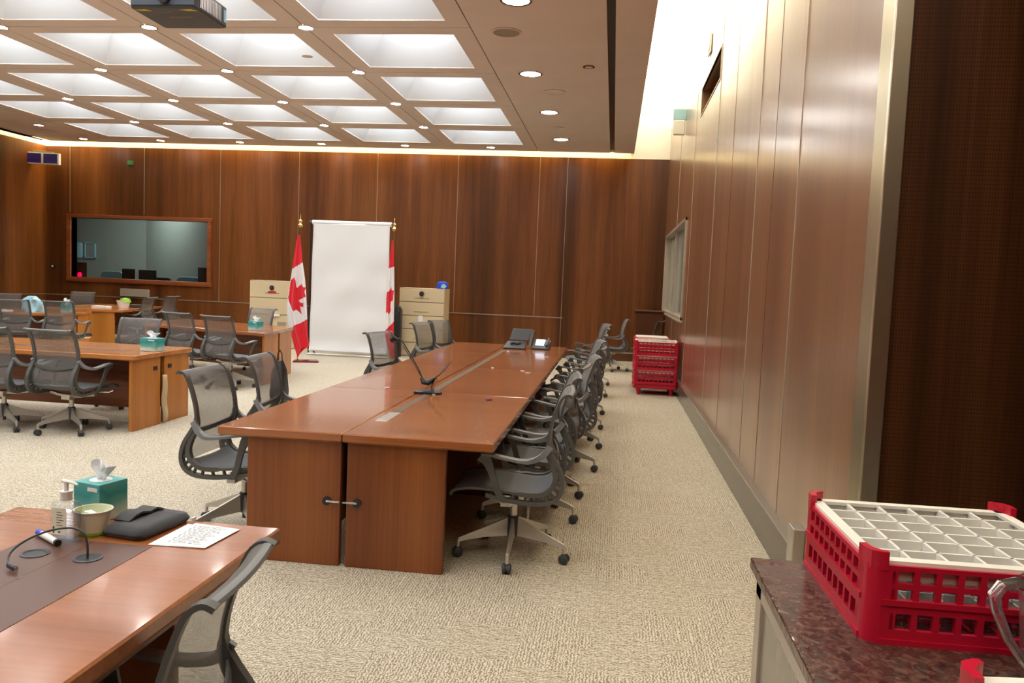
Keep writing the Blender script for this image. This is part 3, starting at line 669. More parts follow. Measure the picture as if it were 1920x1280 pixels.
def make_chair(label, loc, rz, group):
    t = thing('office_chair', label, 'chair', loc, rz, group)
    sp = smoothpath(SEATP, 3); bp_ = smoothpath(BACKP, 3); spine = smoothpath(SPINE, 3)
    def sheet(P, w0, w1, crown):
        n = len(P) - 1
        def fn(u, v):
            i = min(int(v * n + 1e-6), n); y, z = P[i]; k = i / n; wd = w0 + (w1 - w0) * k; x = (u - .5) * 2
            return (x * wd, y + crown[0] * (1 - x * x), z + crown[1] * (1 - x * x))
        return fn, n
    fn, n = sheet(sp, .215, .225, (0, -.012)); MB().grid(fn, 8, n).build('seat', 'mesh_seat', t, solid=.010)
    fn, n = sheet(bp_, .222, .212, (-.014, 0)); MB().grid(fn, 8, n).build('backrest', 'mesh_back', t)
    # rolled top edge and hem
    q = MB(); q.tube([((k / 8 - .5) * .46, -.300 - .014 * (1 - (k / 4 - 1) ** 2), .978) for k in range(9)], .014, 8, 0.7); q.build('top_rail', 'arm_light', t)
    # side rails with comb spine
    for s in (-1, 1):
        q = MB(); full = sp + bp_[1:]
        q.ribbon([(s * .232, y, z) for y, z in full], .034, [.026 if (y < -.02 and z < .70) else .014 for y, z in full])
        q.ribbon([(s * .236, y, z) for y, z in spine], .034, .022)
        m_ = len(spine)
        inner = [p for p in full if p[1] < .70 and p[0] < .14]
        for k in range(2, m_ - 2, 2):
            y, z = spine[k]; j = min(inner, key=lambda p: (p[0] - y) ** 2 + (p[1] - z) ** 2)
            q.tube([(s * .234, y, z), (s * .234, j[0], j[1])], .0105, 5)
        q.build('side_frame', 'chair_frame', t, angle=50)
    # lumbar cross band behind the back
    q = MB(); q.ribbon([((k / 10 - .5) * .48, -.200 - .045 * (1 - (k / 5 - 1) ** 2), .655 - .035 * (1 - (k / 5 - 1) ** 2)) for k in range(11)], .030, .008, side=(0, .25, .97))
    q.build('cross_band', 'chair_frame', t)
    for s in (-1, 1):
        q = MB()
        P = smoothpath([(-.205, .70), (-.165, .648), (-.10, .622), (-.04, .622), (.04, .634), (.12, .648), (.165, .650)], 3)
        q.ribbon([(s * (.245 + .05 * min(1, max(0, (y + .205) / .10))), y, z) for y, z in P], [.02 + .034 * min(1, max(0, (y + .205) / .12)) for y, z in P], [.036 - .022 * min(1, max(0, (y + .205) / .17)) for y, z in P])
        pad = q.build('armrest', 'arm_light', t, angle=50)
        q = MB(); P = smoothpath([(.165, .640), (.13, .60), (.10, .52), (.075, .44), (.04, .385)], 3)
        q.ribbon([(s * (.296 - .05 * k / (len(P) - 1)), y, z) for k, (y, z) in enumerate(P)], .016, [.07 - .035 * min(1, k / 5) for k in range(len(P))])
        q.build('arm_post', 'chair_frame', t, angle=50)
    q = MB(); q.ribbon([(-.24, .03, .36), (-.12, .0, .345), (0, -.01, .34), (.12, .0, .345), (.24, .03, .36)], .05, .022, side=(0, 1, 0)); q.cbox((0, 0, .335), (.09, .16, .05)); q.build('seat_bracket', 'alu', t, angle=50)
    q = MB(); q.tube([(.22, .10, .375), (.27, .17, .365), (.29, .20, .38)], .006, 6); q.build('height_lever', 'alu', t)
    q = MB(); q.cyl((0, 0, 0), .022, .18, .33, 14); q.build('gas_lift', 'alu', t)
    q = MB(); q.cyl((0, 0, 0), .014, .075, .12, 12); q.lathe([(.034, .115), (.040, .13), (.036, .22), (.028, .235)], (0, 0, 0), 16); q.build('hub', 'dark', t)
    for k in range(5):
        a = R(90 + 18 + 72 * k)
        c_, s_ = math.cos(a), math.sin(a)
        def W(r, side, z): return (r * c_ - side * s_, r * s_ + side * c_, z)
        q = MB(); rings = []
        for r, hw, zt_, zb in ((.03, .017, .225, .120), (.08, .016, .205, .118), (.18, .013, .165, .112), (.28, .011, .128, .098), (.320, .012, .112, .088)):
            rings.append([W(r, -hw, zb), W(r, hw, zb), W(r, hw * .55, zt_), W(r, -hw * .55, zt_)])
        q.loft(rings); q.tube([W(.318, 0, .105), W(.322, 0, .058)], .010, 8)
        leg = q.build('base_leg', 'alu', t, angle=40)
        q = MB(); rr = .029
        for sd in (-1, 1):
            ring = lambda off, rad: [W(.322 + rad * math.cos(b * .5236) , off, .030 + rad * math.sin(b * .5236)) for b in range(12)]
            q.loft([ring(sd * .006, rr * .9), ring(sd * .012, rr), ring(sd * .020, rr), ring(sd * .025, rr * .75)])
        q.loft([ring(-.006, .02), ring(.006, .02)])
        q.build('caster', 'rubber', leg, angle=50)
    return t
gR = 'chairs along the right side of the central table'; gL = 'chairs along the left side of the central table'
gB = 'chairs around the left middle table'; gC = 'chairs beside the left flag'; gD = 'chairs at the far desks'
A = make_chair('grey mesh office chair nearest on the right side of the central table', (-.51, 4.55, 0), R(92), gR)
chairs = [
    (-.50, 5.33, 95, 'grey mesh chair second on the right side of the central table, tucked tight', gR),
    (-.47, 6.02, 84, 'grey mesh chair third on the right side of the central table', gR),
    (-.40, 6.85, 98, 'grey mesh chair fourth on the right side of the central table', gR),
    (-.36, 7.9, 86, 'grey mesh chair fifth on the right side of the central table', gR),
    (-.38, 8.9, 100, 'grey mesh chair sixth on the right side of the central table', gR),
    (-.36, 10.0, 88, 'grey mesh chair seventh on the right side of the central table', gR),
    (-.34, 11.6, 90, 'grey mesh chair last on the right, beyond the end of the central table', gR),
    (-.33, 12.9, 105, 'grey mesh chair standing in the aisle between the central table and the back wall', 'chairs in the right rear corner'),
    (-2.18, 4.60, -91, 'grey mesh chair nearest on the left side of the central table', gL),
    (-2.24, 5.52, -86, 'grey mesh chair second on the left side of the central table', gL),
    (-2.26, 8.42, -108, 'grey mesh chair third on the left side, in front of the right flag', gL),
    (-2.34, 10.7, -106, 'grey mesh chair in front of the drawer cabinet, left one of the two', gL),
    (-2.28, 11.55, -110, 'grey mesh chair in front of the drawer cabinet, right one of the two', gL),
    (-5.06, 6.98, -4, 'grey mesh chair in front of the left middle table, with its wheels in full view', gB),
    (-5.72, 6.93, 3, 'grey mesh chair cut by the left edge at the left middle table', gB),
    (-5.46, 8.50, 183, 'grey mesh chair behind the tissue box on the far side of the left middle table', gB),
    (-5.86, 10.62, -16, 'grey mesh chair left one of two in front of the desks beside the left flag', gC),
    (-5.13, 10.30, -14, 'grey mesh chair right one of two in front of the desks beside the left flag', gC),
    (-5.85, 12.5, 168, 'grey mesh chair behind the small tissue box beside the cream cabinet', gC),
    (-9.66, 15.34, 95, 'left grey mesh chair of the pair right of the desks below the control window', gD),
    (-9.84, 16.5, 88, 'right grey mesh chair of the pair right of the desks below the control window', gD),
    (-11.62, 16.25, 195, 'grey mesh chair against the rear wall behind the far desks', gD),
    (-9.60, 12.02, 12, 'grey mesh chair at the far left desk with a white bag behind it', gD),
    (-8.93, 12.20, 8, 'grey mesh chair at the far left desk next to the end panels', gD),
    (-11.3, 13.6, 190, 'grey mesh chair on the far side of the far left desk, only its arm showing', gD),
    (-1.085, 1.63, 97, 'grey mesh chair in the foreground pulled up to the near table', None),
    (.02, 15.3, 96, 'grey mesh chair standing in the right rear corner, facing left', 'chairs in the right rear corner'),
    (.66, 15.35, 75, 'grey mesh chair behind the red racks, nearest the right wall', 'chairs in the right rear corner'),
    (-7.6, 6.93, 0, 'grey mesh chair beyond the left edge at the left middle table', gB),
]
for x, y, a, lab, g in chairs:
    c = dup(A, (x, y, 0), R(a), lab, g)
    if not g:
        if 'group' in c: del c['group']
        c.scale = (.84, .98, .93)

# black coat bag hanging behind the second left chair
t = thing('black_bag', 'black bag standing on the floor behind the second left chair', 'bag', (-3.72, 8.95, 0))
q = MB(); q.loft([[(.16 * a_, .10 * b_, 0) for a_, b_ in rounded(-1, 1, -1, 1, .4)], [(.18 * a_, .13 * b_, .2) for a_, b_ in rounded(-1, 1, -1, 1, .4)], [(.14 * a_, .09 * b_, .45) for a_, b_ in rounded(-1, 1, -1, 1, .4)], [(.07 * a_, .04 * b_, .56) for a_, b_ in rounded(-1, 1, -1, 1, .4)]]); q.build('body', 'black', t)
t.scale = (.5, .8, 1.0); t.location = (-3.84, 8.95, 0)
q = MB(); q.tube([(-.06, 0, .54), (-.05, 0, .64), (.0, 0, .68), (.05, 0, .64), (.06, 0, .54)], .012, 8); q.build('handle', 'black', t)

# ------------------------------------------------------------------ flags, screen, cabinets
def px(u, v): return u, v
def inside(p, poly):
    x, y = p; c = False; j = len(poly) - 1
    for i in range(len(poly)):
        if (poly[i][1] > y) != (poly[j][1] > y) and x < (poly[j][0] - poly[i][0]) * (y - poly[i][1]) / (poly[j][1] - poly[i][1]) + poly[i][0]: c = not c
        j = i
    return c
def interp(tab, z):
    for (z0, a), (z1, b) in zip(tab, tab[1:]):
        if z0 <= z <= z1: return a + (b - a) * (z - z0) / (z1 - z0)
    return tab[0][1] if z < tab[0][0] else tab[-1][1]
def flag(label, loc, left, right, zr, red1, red2, leaf, sc, nx=56, nz=150, tilt=0.0):
    """cloth drawn in units of 1 (sc metres each): left/right = edge tables by height"""
    t = thing('flag', label, 'flag', loc)
    def fn(u, v):
        z = zr[0] + (zr[1] - zr[0]) * v; a, b = interp(left, z), interp(right, z); x = a + (b - a) * u
        zz = z + (red2[2] * (u - .5) * max(0, 1 - v * 6)) ; d = .045 * math.sin(u * 11 + v * 2.2) * (1 - .6 * v) + .02 * math.sin(u * 23 + v * 5)
        return (x * sc, -.05 + d * (b - a) * sc * 2.2, zz * sc)
    def mf(u, v):
        x, y, z = fn(u, v); x /= sc; z /= sc
        if z > red1[0] + red1[1] * x: return 0
        if z < red2[0] + red2[1] * x: return 0
        return 0 if inside((x, z), leaf) else 1
    MB().grid(fn, nx, nz, mf).build('cloth', ['flag_red', 'flag_white'], t, solid=.003)
    return t
# first flag; picture units: 1 = 1 px of a zoom of the photograph, origin at the pole foot, height upwards
k1 = .00218
cx1, cz1 = 520, 1195
def P1(u, v): return (u - cx1, cz1 - v)
leaf1 = [P1(*p) for p in [(490, 492), (500, 520), (508, 585), (535, 562), (556, 545), (562, 570), (588, 578), (582, 610), (592, 655), (560, 668), (522, 688), (545, 705), (572, 708), (568, 740), (540, 735), (556, 798), (530, 785), (508, 762), (497, 778), (478, 765), (462, 735), (440, 690), (428, 660), (440, 645), (445, 600), (450, 550), (455, 525), (475, 508)]]
L1 = sorted([(cz1 - v, u - cx1) for u, v in [(512, 150), (498, 200), (478, 340), (455, 500), (428, 660), (420, 790), (428, 860), (450, 930), (500, 1060), (530, 1130)]])
R1 = sorted([(cz1 - v, u - cx1) for u, v in [(526, 150), (540, 250), (553, 370), (580, 520), (600, 700), (612, 830), (625, 980), (636, 1078), (560, 1135)]])
FL = flag('red and white maple leaf flag on a brass pole left of the white backdrop', (-5.63, 13.9, 0), L1, R1, (cz1 - 1132, cz1 - 150), (cz1 - 395, .64), (cz1 - 885, .52, 60), leaf1, k1)
def flagpole(FLG, h, sq=.22):
    q = MB(); q.cyl((0, 0, 0), .014, .03, h, 10); q.build('pole', 'gold', FLG)
    q = MB(); q.lathe([(.015, h), (.035, h + .01), (.04, h + .04), (.02, h + .07), (.02, h + .09), (.034, h + .105), (.034, h + .12), (.015, h + .14), (.008, h + .2), (.0005, h + .25)], (0, 0, 0), 14); q.build('finial', 'gold', FLG)
    q = MB(); q.prism([(-.06, .0), (.0, -sq), (.42, -.05), (.30, sq)], 0, .03); q.build('base', 'maroon', FLG, bevel=.006, smooth=False)
flagpole(FL, 2.42)
cx2, cz2 = 1255, 1180
def P2(u, v): return (u - cx2, cz2 - v)
leaf2 = [P2(*p) for p in [(1250, 538), (1255, 568), (1275, 568), (1270, 650), (1250, 662), (1245, 700), (1252, 735), (1238, 772), (1225, 750), (1212, 760), (1210, 640), (1215, 585), (1235, 575)]]
L2 = sorted([(cz2 - v, u - cx2) for u, v in [(1244, 160), (1235, 250), (1222, 400), (1212, 560), (1207, 700), (1204, 850), (1205, 940), (1240, 1050), (1280, 1140)]])
R2 = sorted([(cz2 - v, u - cx2) for u, v in [(1256, 160), (1262, 250), (1270, 400), (1278, 600), (1282, 800), (1288, 950), (1296, 1110)]])
FL2 = flag('narrow folded maple leaf flag on a brass pole right of the white backdrop', (-4.02, 14.35, 0), L2, R2, (cz2 - 1135, cz2 - 160), (cz2 - 378, .4), (cz2 - 855, 1.1, 20), leaf2, .00222, nx=30)
flagpole(FL2, 2.44)

t = thing('backdrop_screen', 'tall white roll-down backdrop standing between the two flags', 'backdrop', (-5.12, 15.2, 0))
def bd(u, v):
    x = -.77 + 1.54 * u + .0; z = 2.60 - 2.52 * v
    y = .015 * math.sin(v * 22) * v * (.4 + u * .6) + .008 * math.sin(u * 9 + v * 14) - max(0, v - .9) * 1.6 * (v - .9) * 6 * .4
    return (x + (.03 * v * (2 * u - 1)), y, z)
MB().grid(bd, 24, 80).build('paper_sheet', 'paper', t, solid=.002)
q = MB(); q.tube([(-.80, .04, 2.61), (.80, .04, 2.61)], .045, 14); q.build('roll', 'paper', t)
q = MB(); q.tube([(-.86, .04, 2.61), (-.80, .04, 2.61)], .03, 10); q.tube([(.80, .04, 2.61), (.86, .04, 2.61)], .03, 10); q.build('roll_end', 'dark', t)
for s in (-1, 1):
    q = MB(); q.tube([(s * .84, .06, 0), (s * .84, .06, 2.62)], .016, 8); so = q.build('stand', 'black', t)
    q = MB(); q.tube([(s * .84, .06, .25), (s * .84 + .0, .36, .01)], .01, 6); q.tube([(s * .84, .06, .25), (s * .84 - s * .2, -.05, .01)], .01, 6); q.tube([(s * .84, .06, .25), (s * .84 + s * .2, -.05, .01)], .01, 6); q.build('stand_leg', 'black', so)
q = MB(); q.tube([(-.80, -.10, .03), (.80, -.10, .03)], .018, 8); q.build('bottom_bar', 'steel', t)

def cabinet(label, loc, wd, ht, dp, rz, nd, dial_only):
    t = thing('drawer_cabinet', label, 'cabinet', loc, rz)
    q = MB(); q.box(-wd / 2, wd / 2, 0, dp, 0, ht); q.build('body', 'cream', t, smooth=False, bevel=.006)
    q = MB(); q.box(-wd / 2 + .006, wd / 2 - .006, -.003, .0, .008, ht - .008); q.build('shadow_gap', 'creamline', t, smooth=False)
    dh = (ht - .02) / nd
    for k in range(nd):
        z0 = .01 + k * dh; q = MB(); q.box(-wd / 2 + .008, wd / 2 - .008, -.018, 0, z0 + .008, z0 + dh - .008); d = q.build('drawer', 'cream', t, smooth=False, bevel=.003)
        q = MB(); q.box(-.15, .15, -.024, -.016, z0 + dh * .26, z0 + dh * .31); q.build('handle', 'creamline', d, smooth=False)
    q = MB(); q.prism([(.045 * math.cos(a * .3927), ht - dh * .42 + .05 * math.sin(a * .3927)) for a in range(16)], -.06, -.018, 'y'); dd = q.build('combination_dial', 'black', t)
    q = MB(); q.prism([(.018 * math.cos(a * .3927), ht - dh * .42 + .018 * math.sin(a * .3927)) for a in range(16)], -.075, -.06, 'y'); q.build('dial_knob', 'dark', dd)
    return t
cb = cabinet('cream drawer cabinet with a red sticker left of the left flag', (-7.1, 16.1, 0), 1.0, 1.42, .5, 0, 4, True)
q = MB(); q.box(-.09, .09, -.024, -.018, 1.16, 1.20); q.build('red_sticker', 'flag_red', cb, smooth=False)
q = MB(); q.box(.13, .32, -.026, -.018, .30, .56); q.build('notice_sticker', 'grille', cb, smooth=False)
q = MB(); q.box(.0, .18, -.05, -.02, .68, .72); q.build('paper_tag', 'paper', cb, smooth=False)
for k in range(14):
    pass
cb2 = cabinet('taller cream five-drawer cabinet with a blue mask on its top corner', (-3.86, 16.0, 0), .94, 1.40, .5, 0, 5, True)
q = MB(); q.box(-.06, .04, -.03, -.018, .72, .84); q.build('paper_tag', 'paper', cb2, smooth=False)
t = thing('face_shield', 'blue and white mask resting on the right cabinet top corner', 'mask', (-3.47, 16.12, 1.4015), R(10))
q = MB(); q.loft([[(x * .10, y * .06, 0) for x, y in rounded(-1, 1, -1, 1, .5)], [(x * .12, y * .08, .07) for x, y in rounded(-1, 1, -1, 1, .5)], [(x * .10, y * .07, .13) for x, y in rounded(-1, 1, -1, 1, .5)], [(x * .05, y * .03, .155) for x, y in rounded(-1, 1, -1, 1, .5)]]); q.build('shell', 'blue', t)
q = MB(); q.prism([(-.03, .03), (.05, .01), (.09, .06), (.04, .11), (-.01, .09)], -.085, -.07, 'y'); q.build('filter_patch', 'sky', t, smooth=False)
q = MB(); q.tube([(-.1, -.02, .03), (-.125, -.05, .012), (-.10, -.08, .008)], .006, 6); q.build('strap', 'blue', t)
t = thing('black_bag', 'tall black bag behind the right flag beside the cabinet', 'bag', (-4.30, 15.75, 0))
q = MB(); q.loft([[(.09 * a_, .10 * b_, z) for a_, b_ in rounded(-1, 1, -1, 1, .4)] for z in (0, .5, .95)] + [[(.05 * a_, .06 * b_, 1.02) for a_, b_ in rounded(-1, 1, -1, 1, .4)]]); q.build('body', 'black', t)
q = MB(); q.tube([(.0, -.1, .85), (.06, -.14, .92), (.06, -.12, 1.0), (.02, 0, 1.06), (-.03, 0, 1.02)], .014, 8); q.build('handle', 'dark', t)

# ------------------------------------------------------------------ glass racks
def rack(label, loc, rz, layers, s=.5, lh=.10, grid_n=6, white_top=True, name='glass_rack', posts=.035, group=None, dolly=0.0):
    t = thing(name, label, 'glass rack', loc, rz, group)
    hs = s / 2; z = dolly
    for k in range(layers):
        q = MB(); hole = .034; th = .012; z0, z1 = z, z + lh
        rows = [(z0 + lh * .38, z0 + lh * .80)] if k == 0 else [(z0 + lh * .10, z0 + lh * .42), (z0 + lh * .56, z0 + lh * .88)]
        for side in range(4):
            def W(u, v, zz):
                x, y = {0: (u, -hs + v), 1: (hs - v, u), 2: (-u, hs - v), 3: (-hs + v, -u)}[side]; return (x, y, zz)
            def bx(u0, u1, v0, v1, a, b): q.hexa([W(u0, v0, a), W(u1, v0, a), W(u1, v1, a), W(u0, v1, a), W(u0, v0, b), W(u1, v0, b), W(u1, v1, b), W(u0, v1, b)])
            prev = z0
            for a, b in rows:
                bx(-hs + .03, hs - .03, 0, th, prev, a)
                nb = 9; 
                for i in range(nb + 1):
                    u = -hs + .055 + (s - .11) * i / nb; bx(u - .006, u + .006, .0, th, a, b)
                bx(-hs + .03, -hs + .056, 0, th, a, b); bx(hs - .056, hs - .03, 0, th, a, b)
                prev = b
            bx(-hs + .03, hs - .03, 0, th, prev, z1)
            bx(-hs + .03, hs - .03, -.004, th, z0, z0 + .012); 
        # corner quarter-rounds
        for cx_, cy_, a0 in ((hs - .03, -hs + .03, -90), (hs - .03, hs - .03, 0), (-hs + .03, hs - .03, 90), (-hs + .03, -hs + .03, 180)):
            o = [(cx_ + .03 * math.cos(R(a0 + 15 * i)), cy_ + .03 * math.sin(R(a0 + 15 * i))) for i in range(7)]
            n_ = [(cx_ + .018 * math.cos(R(a0 + 15 * i)), cy_ + .018 * math.sin(R(a0 + 15 * i))) for i in range(7)][::-1]
            q.prism(o + n_, z0, z1)
        q.build('base_tray' if k == 0 else 'extender', 'red', t, angle=30)
        if k == 0:
            q = MB()
            for i in range(9):
                u = -hs + .02 + (s - .04) * i / 8; q.box(u - .004, u + .004, -hs + .01, hs - .01, z0, z0 + .008); q.box(-hs + .01, hs - .01, u - .004, u + .004, z0, z0 + .008)
            q.build('bottom_grid', 'red', t, smooth=False)
        z = z1
    # corner posts
    for sx in (-1, 1):
        for sy in (-1, 1):
            if not posts: continue
            q = MB()
            a = [(sx * (hs + .002), sy * (hs - .058)), (sx * (hs + .002), sy * (hs - .03)), (sx * (hs - .008), sy * (hs - .008)), (sx * (hs - .03), sy * (hs + .002)), (sx * (hs - .04), sy * (hs + .002)), (sx * (hs - .04), sy * (hs - .01)), (sx * (hs - .03), sy * (hs - .014)), (sx * (hs - .016), sy * (hs - .03)), (sx * (hs - .012), sy * (hs - .058))]
            if sx * sy < 0: a = a[::-1]
            q.prism(a, z - .01, z + posts); q.build('corner_post', 'red', t, angle=30)
    if white_top:
        q = MB(); g0 = hs - .022; zt = z + .004
        for a, b, c, d in ((-hs + .008, hs - .008, -hs + .008, -g0 + .012), (-hs + .008, hs - .008, g0 - .012, hs - .008), (-hs + .008, -g0 + .012, -hs + .008, hs - .008), (g0 - .012, hs - .008, -hs + .008, hs - .008)): q.box(a, b, c, d, zt - .004, zt + .004)
        for i in range(1, grid_n):
            u = -g0 + 2 * g0 * i / grid_n
            q.box(u - .0035, u + .0035, -g0, g0, zt - .040, zt); q.box(-g0, g0, u - .0035, u + .0035, zt - .040, zt)
        q.box(-g0, g0, -g0 - .002, -g0 + .002, zt - .040, zt); q.box(-g0, g0, g0 - .002, g0 + .002, zt - .040, zt)
        q.box(-g0 - .002, -g0 + .002, -g0, g0, zt - .040, zt); q.box(g0 - .002, g0 + .002, -g0, g0, zt - .040, zt)
        wt = q.build('divider_grid', 'rackwhite', t, smooth=False)
        q = MB()
        for i in range(1, grid_n):
            u = -g0 + 2 * g0 * i / grid_n
            q.box(u - .002, u + .002, -g0, g0, dolly + .058, dolly + .08); q.box(-g0, g0, u - .002, u + .002, dolly + .058, dolly + .08)
        q.build('lower_divider_grid', 'rackwhite', t, smooth=False)
    return t
ZC = .87
RK = rack('large red glass rack with ivory divider grid on the stone counter', (.795, 1.945, ZC), R(1), 2, lh=.083, posts=.028)
# tumblers in its compartments
tb = None
for i in range(6):
    for j in range(6):
        g0 = .25 - .022; u = -g0 + 2 * g0 * (i + .5) / 6; v = -g0 + 2 * g0 * (j + .5) / 6
        x, y = .795 + u, 1.945 + v
        lab = 'clear drinking glass upside down in a compartment of the large red rack'
        if tb is None:
            tb = tag(MB().lathe([(.030, .0), (.028, .118), (.020, .125), (.0001, .125), (.0001, .121), (.018, .121), (.0262, .115), (.028, .0)], seg=16).build('drinking_glass', 'clearpane', loc=(x, y, ZC + .012)), lab, 'drinking glass', 'glasses inside the large red rack')
        else: c = tb.copy(); COL.objects.link(c); c.location = (x, y, ZC + .012)
RK2 = rack('second red glass rack cut by the bottom right corner of the picture', (.797, .985, ZC), R(8), 2, lh=.083, posts=.03)
q = MB(); q.box(-.246, -.200, -.05, .20, .1745, .1750); q.build('label_strip', 'paper', RK2, smooth=False)
q = MB(); q.tube([(-.228 + .012 * math.cos(a), .15 + .014 * math.sin(a), .1755) for a in [R(60 + 24 * i) for i in range(11)]], .0018, 4); q.build('label_letter', 'ink', RK2)

# clear pitcher with its handle reaching into the frame
t = thing('plastic_pitcher', 'clear plastic pitcher with a looped handle at the right edge', 'pitcher', (.853, 1.545, ZC))
q = MB(); q.lathe([(.0001, .0), (.058, .0), (.062, .01), (.078, .20), (.0745, .20), (.059, .012), (.0001, .008)], seg=28); q.build('body', 'clear', t)
q = MB(); q.tube([(-.062, -.02, .045), (-.085, -.03, .07), (-.115, -.038, .11), (-.142, -.045, .165), (-.148, -.048, .19), (-.135, -.045, .208), (-.105, -.035, .213), (-.072, -.022, .195)], [.009, .009, .010, .011, .012, .012, .011, .011], 10, .8); q.build('handle', 'clear', t)

# far stack of racks by the right wall
t = thing('rack_dolly', 'low red legged stand under the far stack of racks', 'stand', (.69, 12.30, 0))
q = MB(); q.box(-.31, .31, -.31, .31, .10, .163); q.build('platform', 'red', t, smooth=False, bevel=.01)
for sx in (-1, 1):
    for sy in (-1, 1):
        q = MB(); q.lathe([(.022, 0), (.04, .10)], (sx * .24, sy * .24, 0), 10); q.build('leg', 'red', t)
for k in range(3):
    r_ = rack(['lowest red glass rack of the far stack by the right wall', 'middle red glass rack of the far stack by the right wall', 'topmost red glass rack of the far stack, with an ivory lid'][k], (.69, 12.30, .165 + k * .215), 0, 2, s=.64, posts=.0 if k < 2 else .02, lh=.1, group='racks of the far stack')
r_ = thing('glass_rack', 'red rack stack half hidden behind the front far stack', 'glass rack', (.66, 13.15, 0))
q = MB(); q.box(-.28, .28, -.28, .28, .08, .80)
q.build('side_wall', 'red', r_, smooth=False, bevel=.015)
q = MB(); q.box(-.25, .25, -.25, .25, .80, .815); q.build('divider_grid', 'rackwhite', r_, smooth=False)
for sx in (-1, 1):
    for sy in (-1, 1): q = MB(); q.cyl((sx * .24, sy * .24, 0), .03, 0, .08, 10); q.build('leg', 'red', r_)
tag(MB().prism([(-.07, -.03), (.06, -.04), (.10, .02), (.02, .05), (-.06, .03)], 0, .012).build('folded_cloth', 'sky', loc=(.76, 12.3, .835), bevel=.004), 'pale teal cloth lying on the topmost far rack', 'cloth')
t = thing('lectern', 'tall dark wooden lectern stand in the right rear corner', 'lectern', (.72, 16.4, 0))
q = MB(); q.box(-.25, .28, -.3, .3, 0, 1.12); q.build('body', 'edge_dark', t, smooth=False, bevel=.01)
q = MB(); q.box(-.29, .30, -.34, .34, 1.12, 1.15); q.build('top', 'edge_dark', t, smooth=False, bevel=.006)

# ------------------------------------------------------------------ counter
t = thing('stone_counter', 'brown granite topped counter with grey stone sides at lower right', 'counter', (0, 0, 0))
q = MB(); q.box(.405, 2.1, -.6, 2.185, ZC - .03, ZC); q.build('countertop', 'granite', t, smooth=False, bevel=.004)
q = MB(); q.box(.43, 2.08, -.58, 2.16, 0, ZC - .03); q.build('body', 'stone', t, smooth=False)
q = MB(); q.box(.422, .432, -.58, 2.165, ZC - .09, ZC - .03); q.box(.422, .432, 2.10, 2.165, 0, ZC - .03); q.box(.422, .432, -.58, 2.165, 0, .08); q.build('side_frame', 'seam', t, smooth=False, bevel=.002)

# ------------------------------------------------------------------ things on the foreground table
ZT = .7415
def tissue_box(label, loc, rz, w_=.115, d_=.115, h_=.125, low=False):
    t = thing('tissue_box', label, 'tissue box', loc, rz, 'teal tissue boxes on the tables')
    q = MB(); q.box(-w_ / 2, w_ / 2, -d_ / 2, d_ / 2, 0, h_); q.build('carton', 'tissuebox', t, smooth=False, bevel=.002)
    q = MB(); q.lathe([(.034, h_), (.036, h_ + .001), (.034, h_ + .0015), (.0001, h_ + .0012)], (0, 0, 0), 20); q.build('opening', 'paper', t)
    q = MB(); q.box(w_ * .05, w_ * .42, -d_ / 2 - .0012, -d_ / 2, h_ * .80, h_ * .90); q.build('print_label', 'paper', t, smooth=False)
    def tf(u, v):
        a = (u - .5) * 2; spread = .018 + .02 * v
        return (a * spread + .008 * math.sin(v * 7), .010 * math.sin(a * 5 + v * 3) * (1 - .3 * v) - .004 * v, h_ + v * (.062 + .012 * math.sin(u * 6)) - .002)
    MB().grid(tf, 14, 10).build('tissue', 'tissue', t, solid=.0015)
    def tf2(u, v):
        a = (u - .5) * 2; return (a * (.015 + .015 * v) + .02 * v, .012 * math.cos(a * 4 + v * 2) + .006, h_ + v * .05)
    MB().grid(tf2, 12, 8).build('tissue', 'tissue', t, solid=.0015)
    return t
tb1 = tissue_box('teal tissue box on the foreground table behind the hand sanitizer', (-1.672, 2.455, ZT), R(-14))
c = dup(tb1, (-4.62, 7.60, ZT), R(-8), 'teal tissue box on the honey desks of the left middle table'); c.scale = (1.6, 1.2, 1.05)
c = dup(tb1, (-5.14, 11.1, ZT), R(-16), 'small teal tissue box on the desk beside the left flag'); c.scale = (1.4, 1.2, 1.05)
c = dup(tb1, (-9.45, 12.9, ZT), R(10), 'pale blue tissue box at the far left desk behind a chair'); c.scale = (1.2, 1.2, 1.3)

t = thing('hand_sanitizer', 'clear pump bottle of hand sanitizer with a white label on the near table', 'bottle', (-1.622, 2.215, ZT), R(-8))
body = rounded(-.041, .041, -.024, .024, .010, 4)
def sc2(P, k, z): return [(x * k, y * k, z) for x, y in P]
q = MB(); q.loft([sc2(body, .92, .0), sc2(body, 1.0, .006), sc2(body, 1.0, .108), sc2(body, .86, .118), sc2(body, .42, .126)]); q.build('bottle', 'clearpane', t)
M['gel'] = pane_glass('clear_gel', (0.80, 0.84, 0.87))
q = MB(); q.loft([sc2(body, .86, .008), sc2(body, .93, .012), sc2(body, .93, .085)]); q.build('gel', 'gel', t)
q = MB(); q.box(-.030, .024, -.0252, -.0245, .022, .104); lb = q.build('label', 'bowl', t, smooth=False)
q = MB()
for k in range(6): q.box(-.012, -.012 + (.018, .024, .02, .026, .016, .022)[k], -.0256, -.0252, .090 - k * .008, .092 - k * .008)
q.box(-.026, -.020, -.0256, -.0252, .026, .046); q.box(-.006, .002, -.0256, -.0252, .028, .033); q.build('label_print', 'ink', lb, smooth=False)
q = MB(); q.cyl((0, 0, 0), .017, .124, .150, 18); q.cyl((0, 0, 0), .019, .146, .152, 18); q.cyl((0, 0, 0), .007, .152, .178, 12)
q.tube([(-.012, 0, .182), (.03, -.004, .181), (.048, -.006, .176)], [.008, .006, .004], 8, .7); q.build('pump', 'white', t)

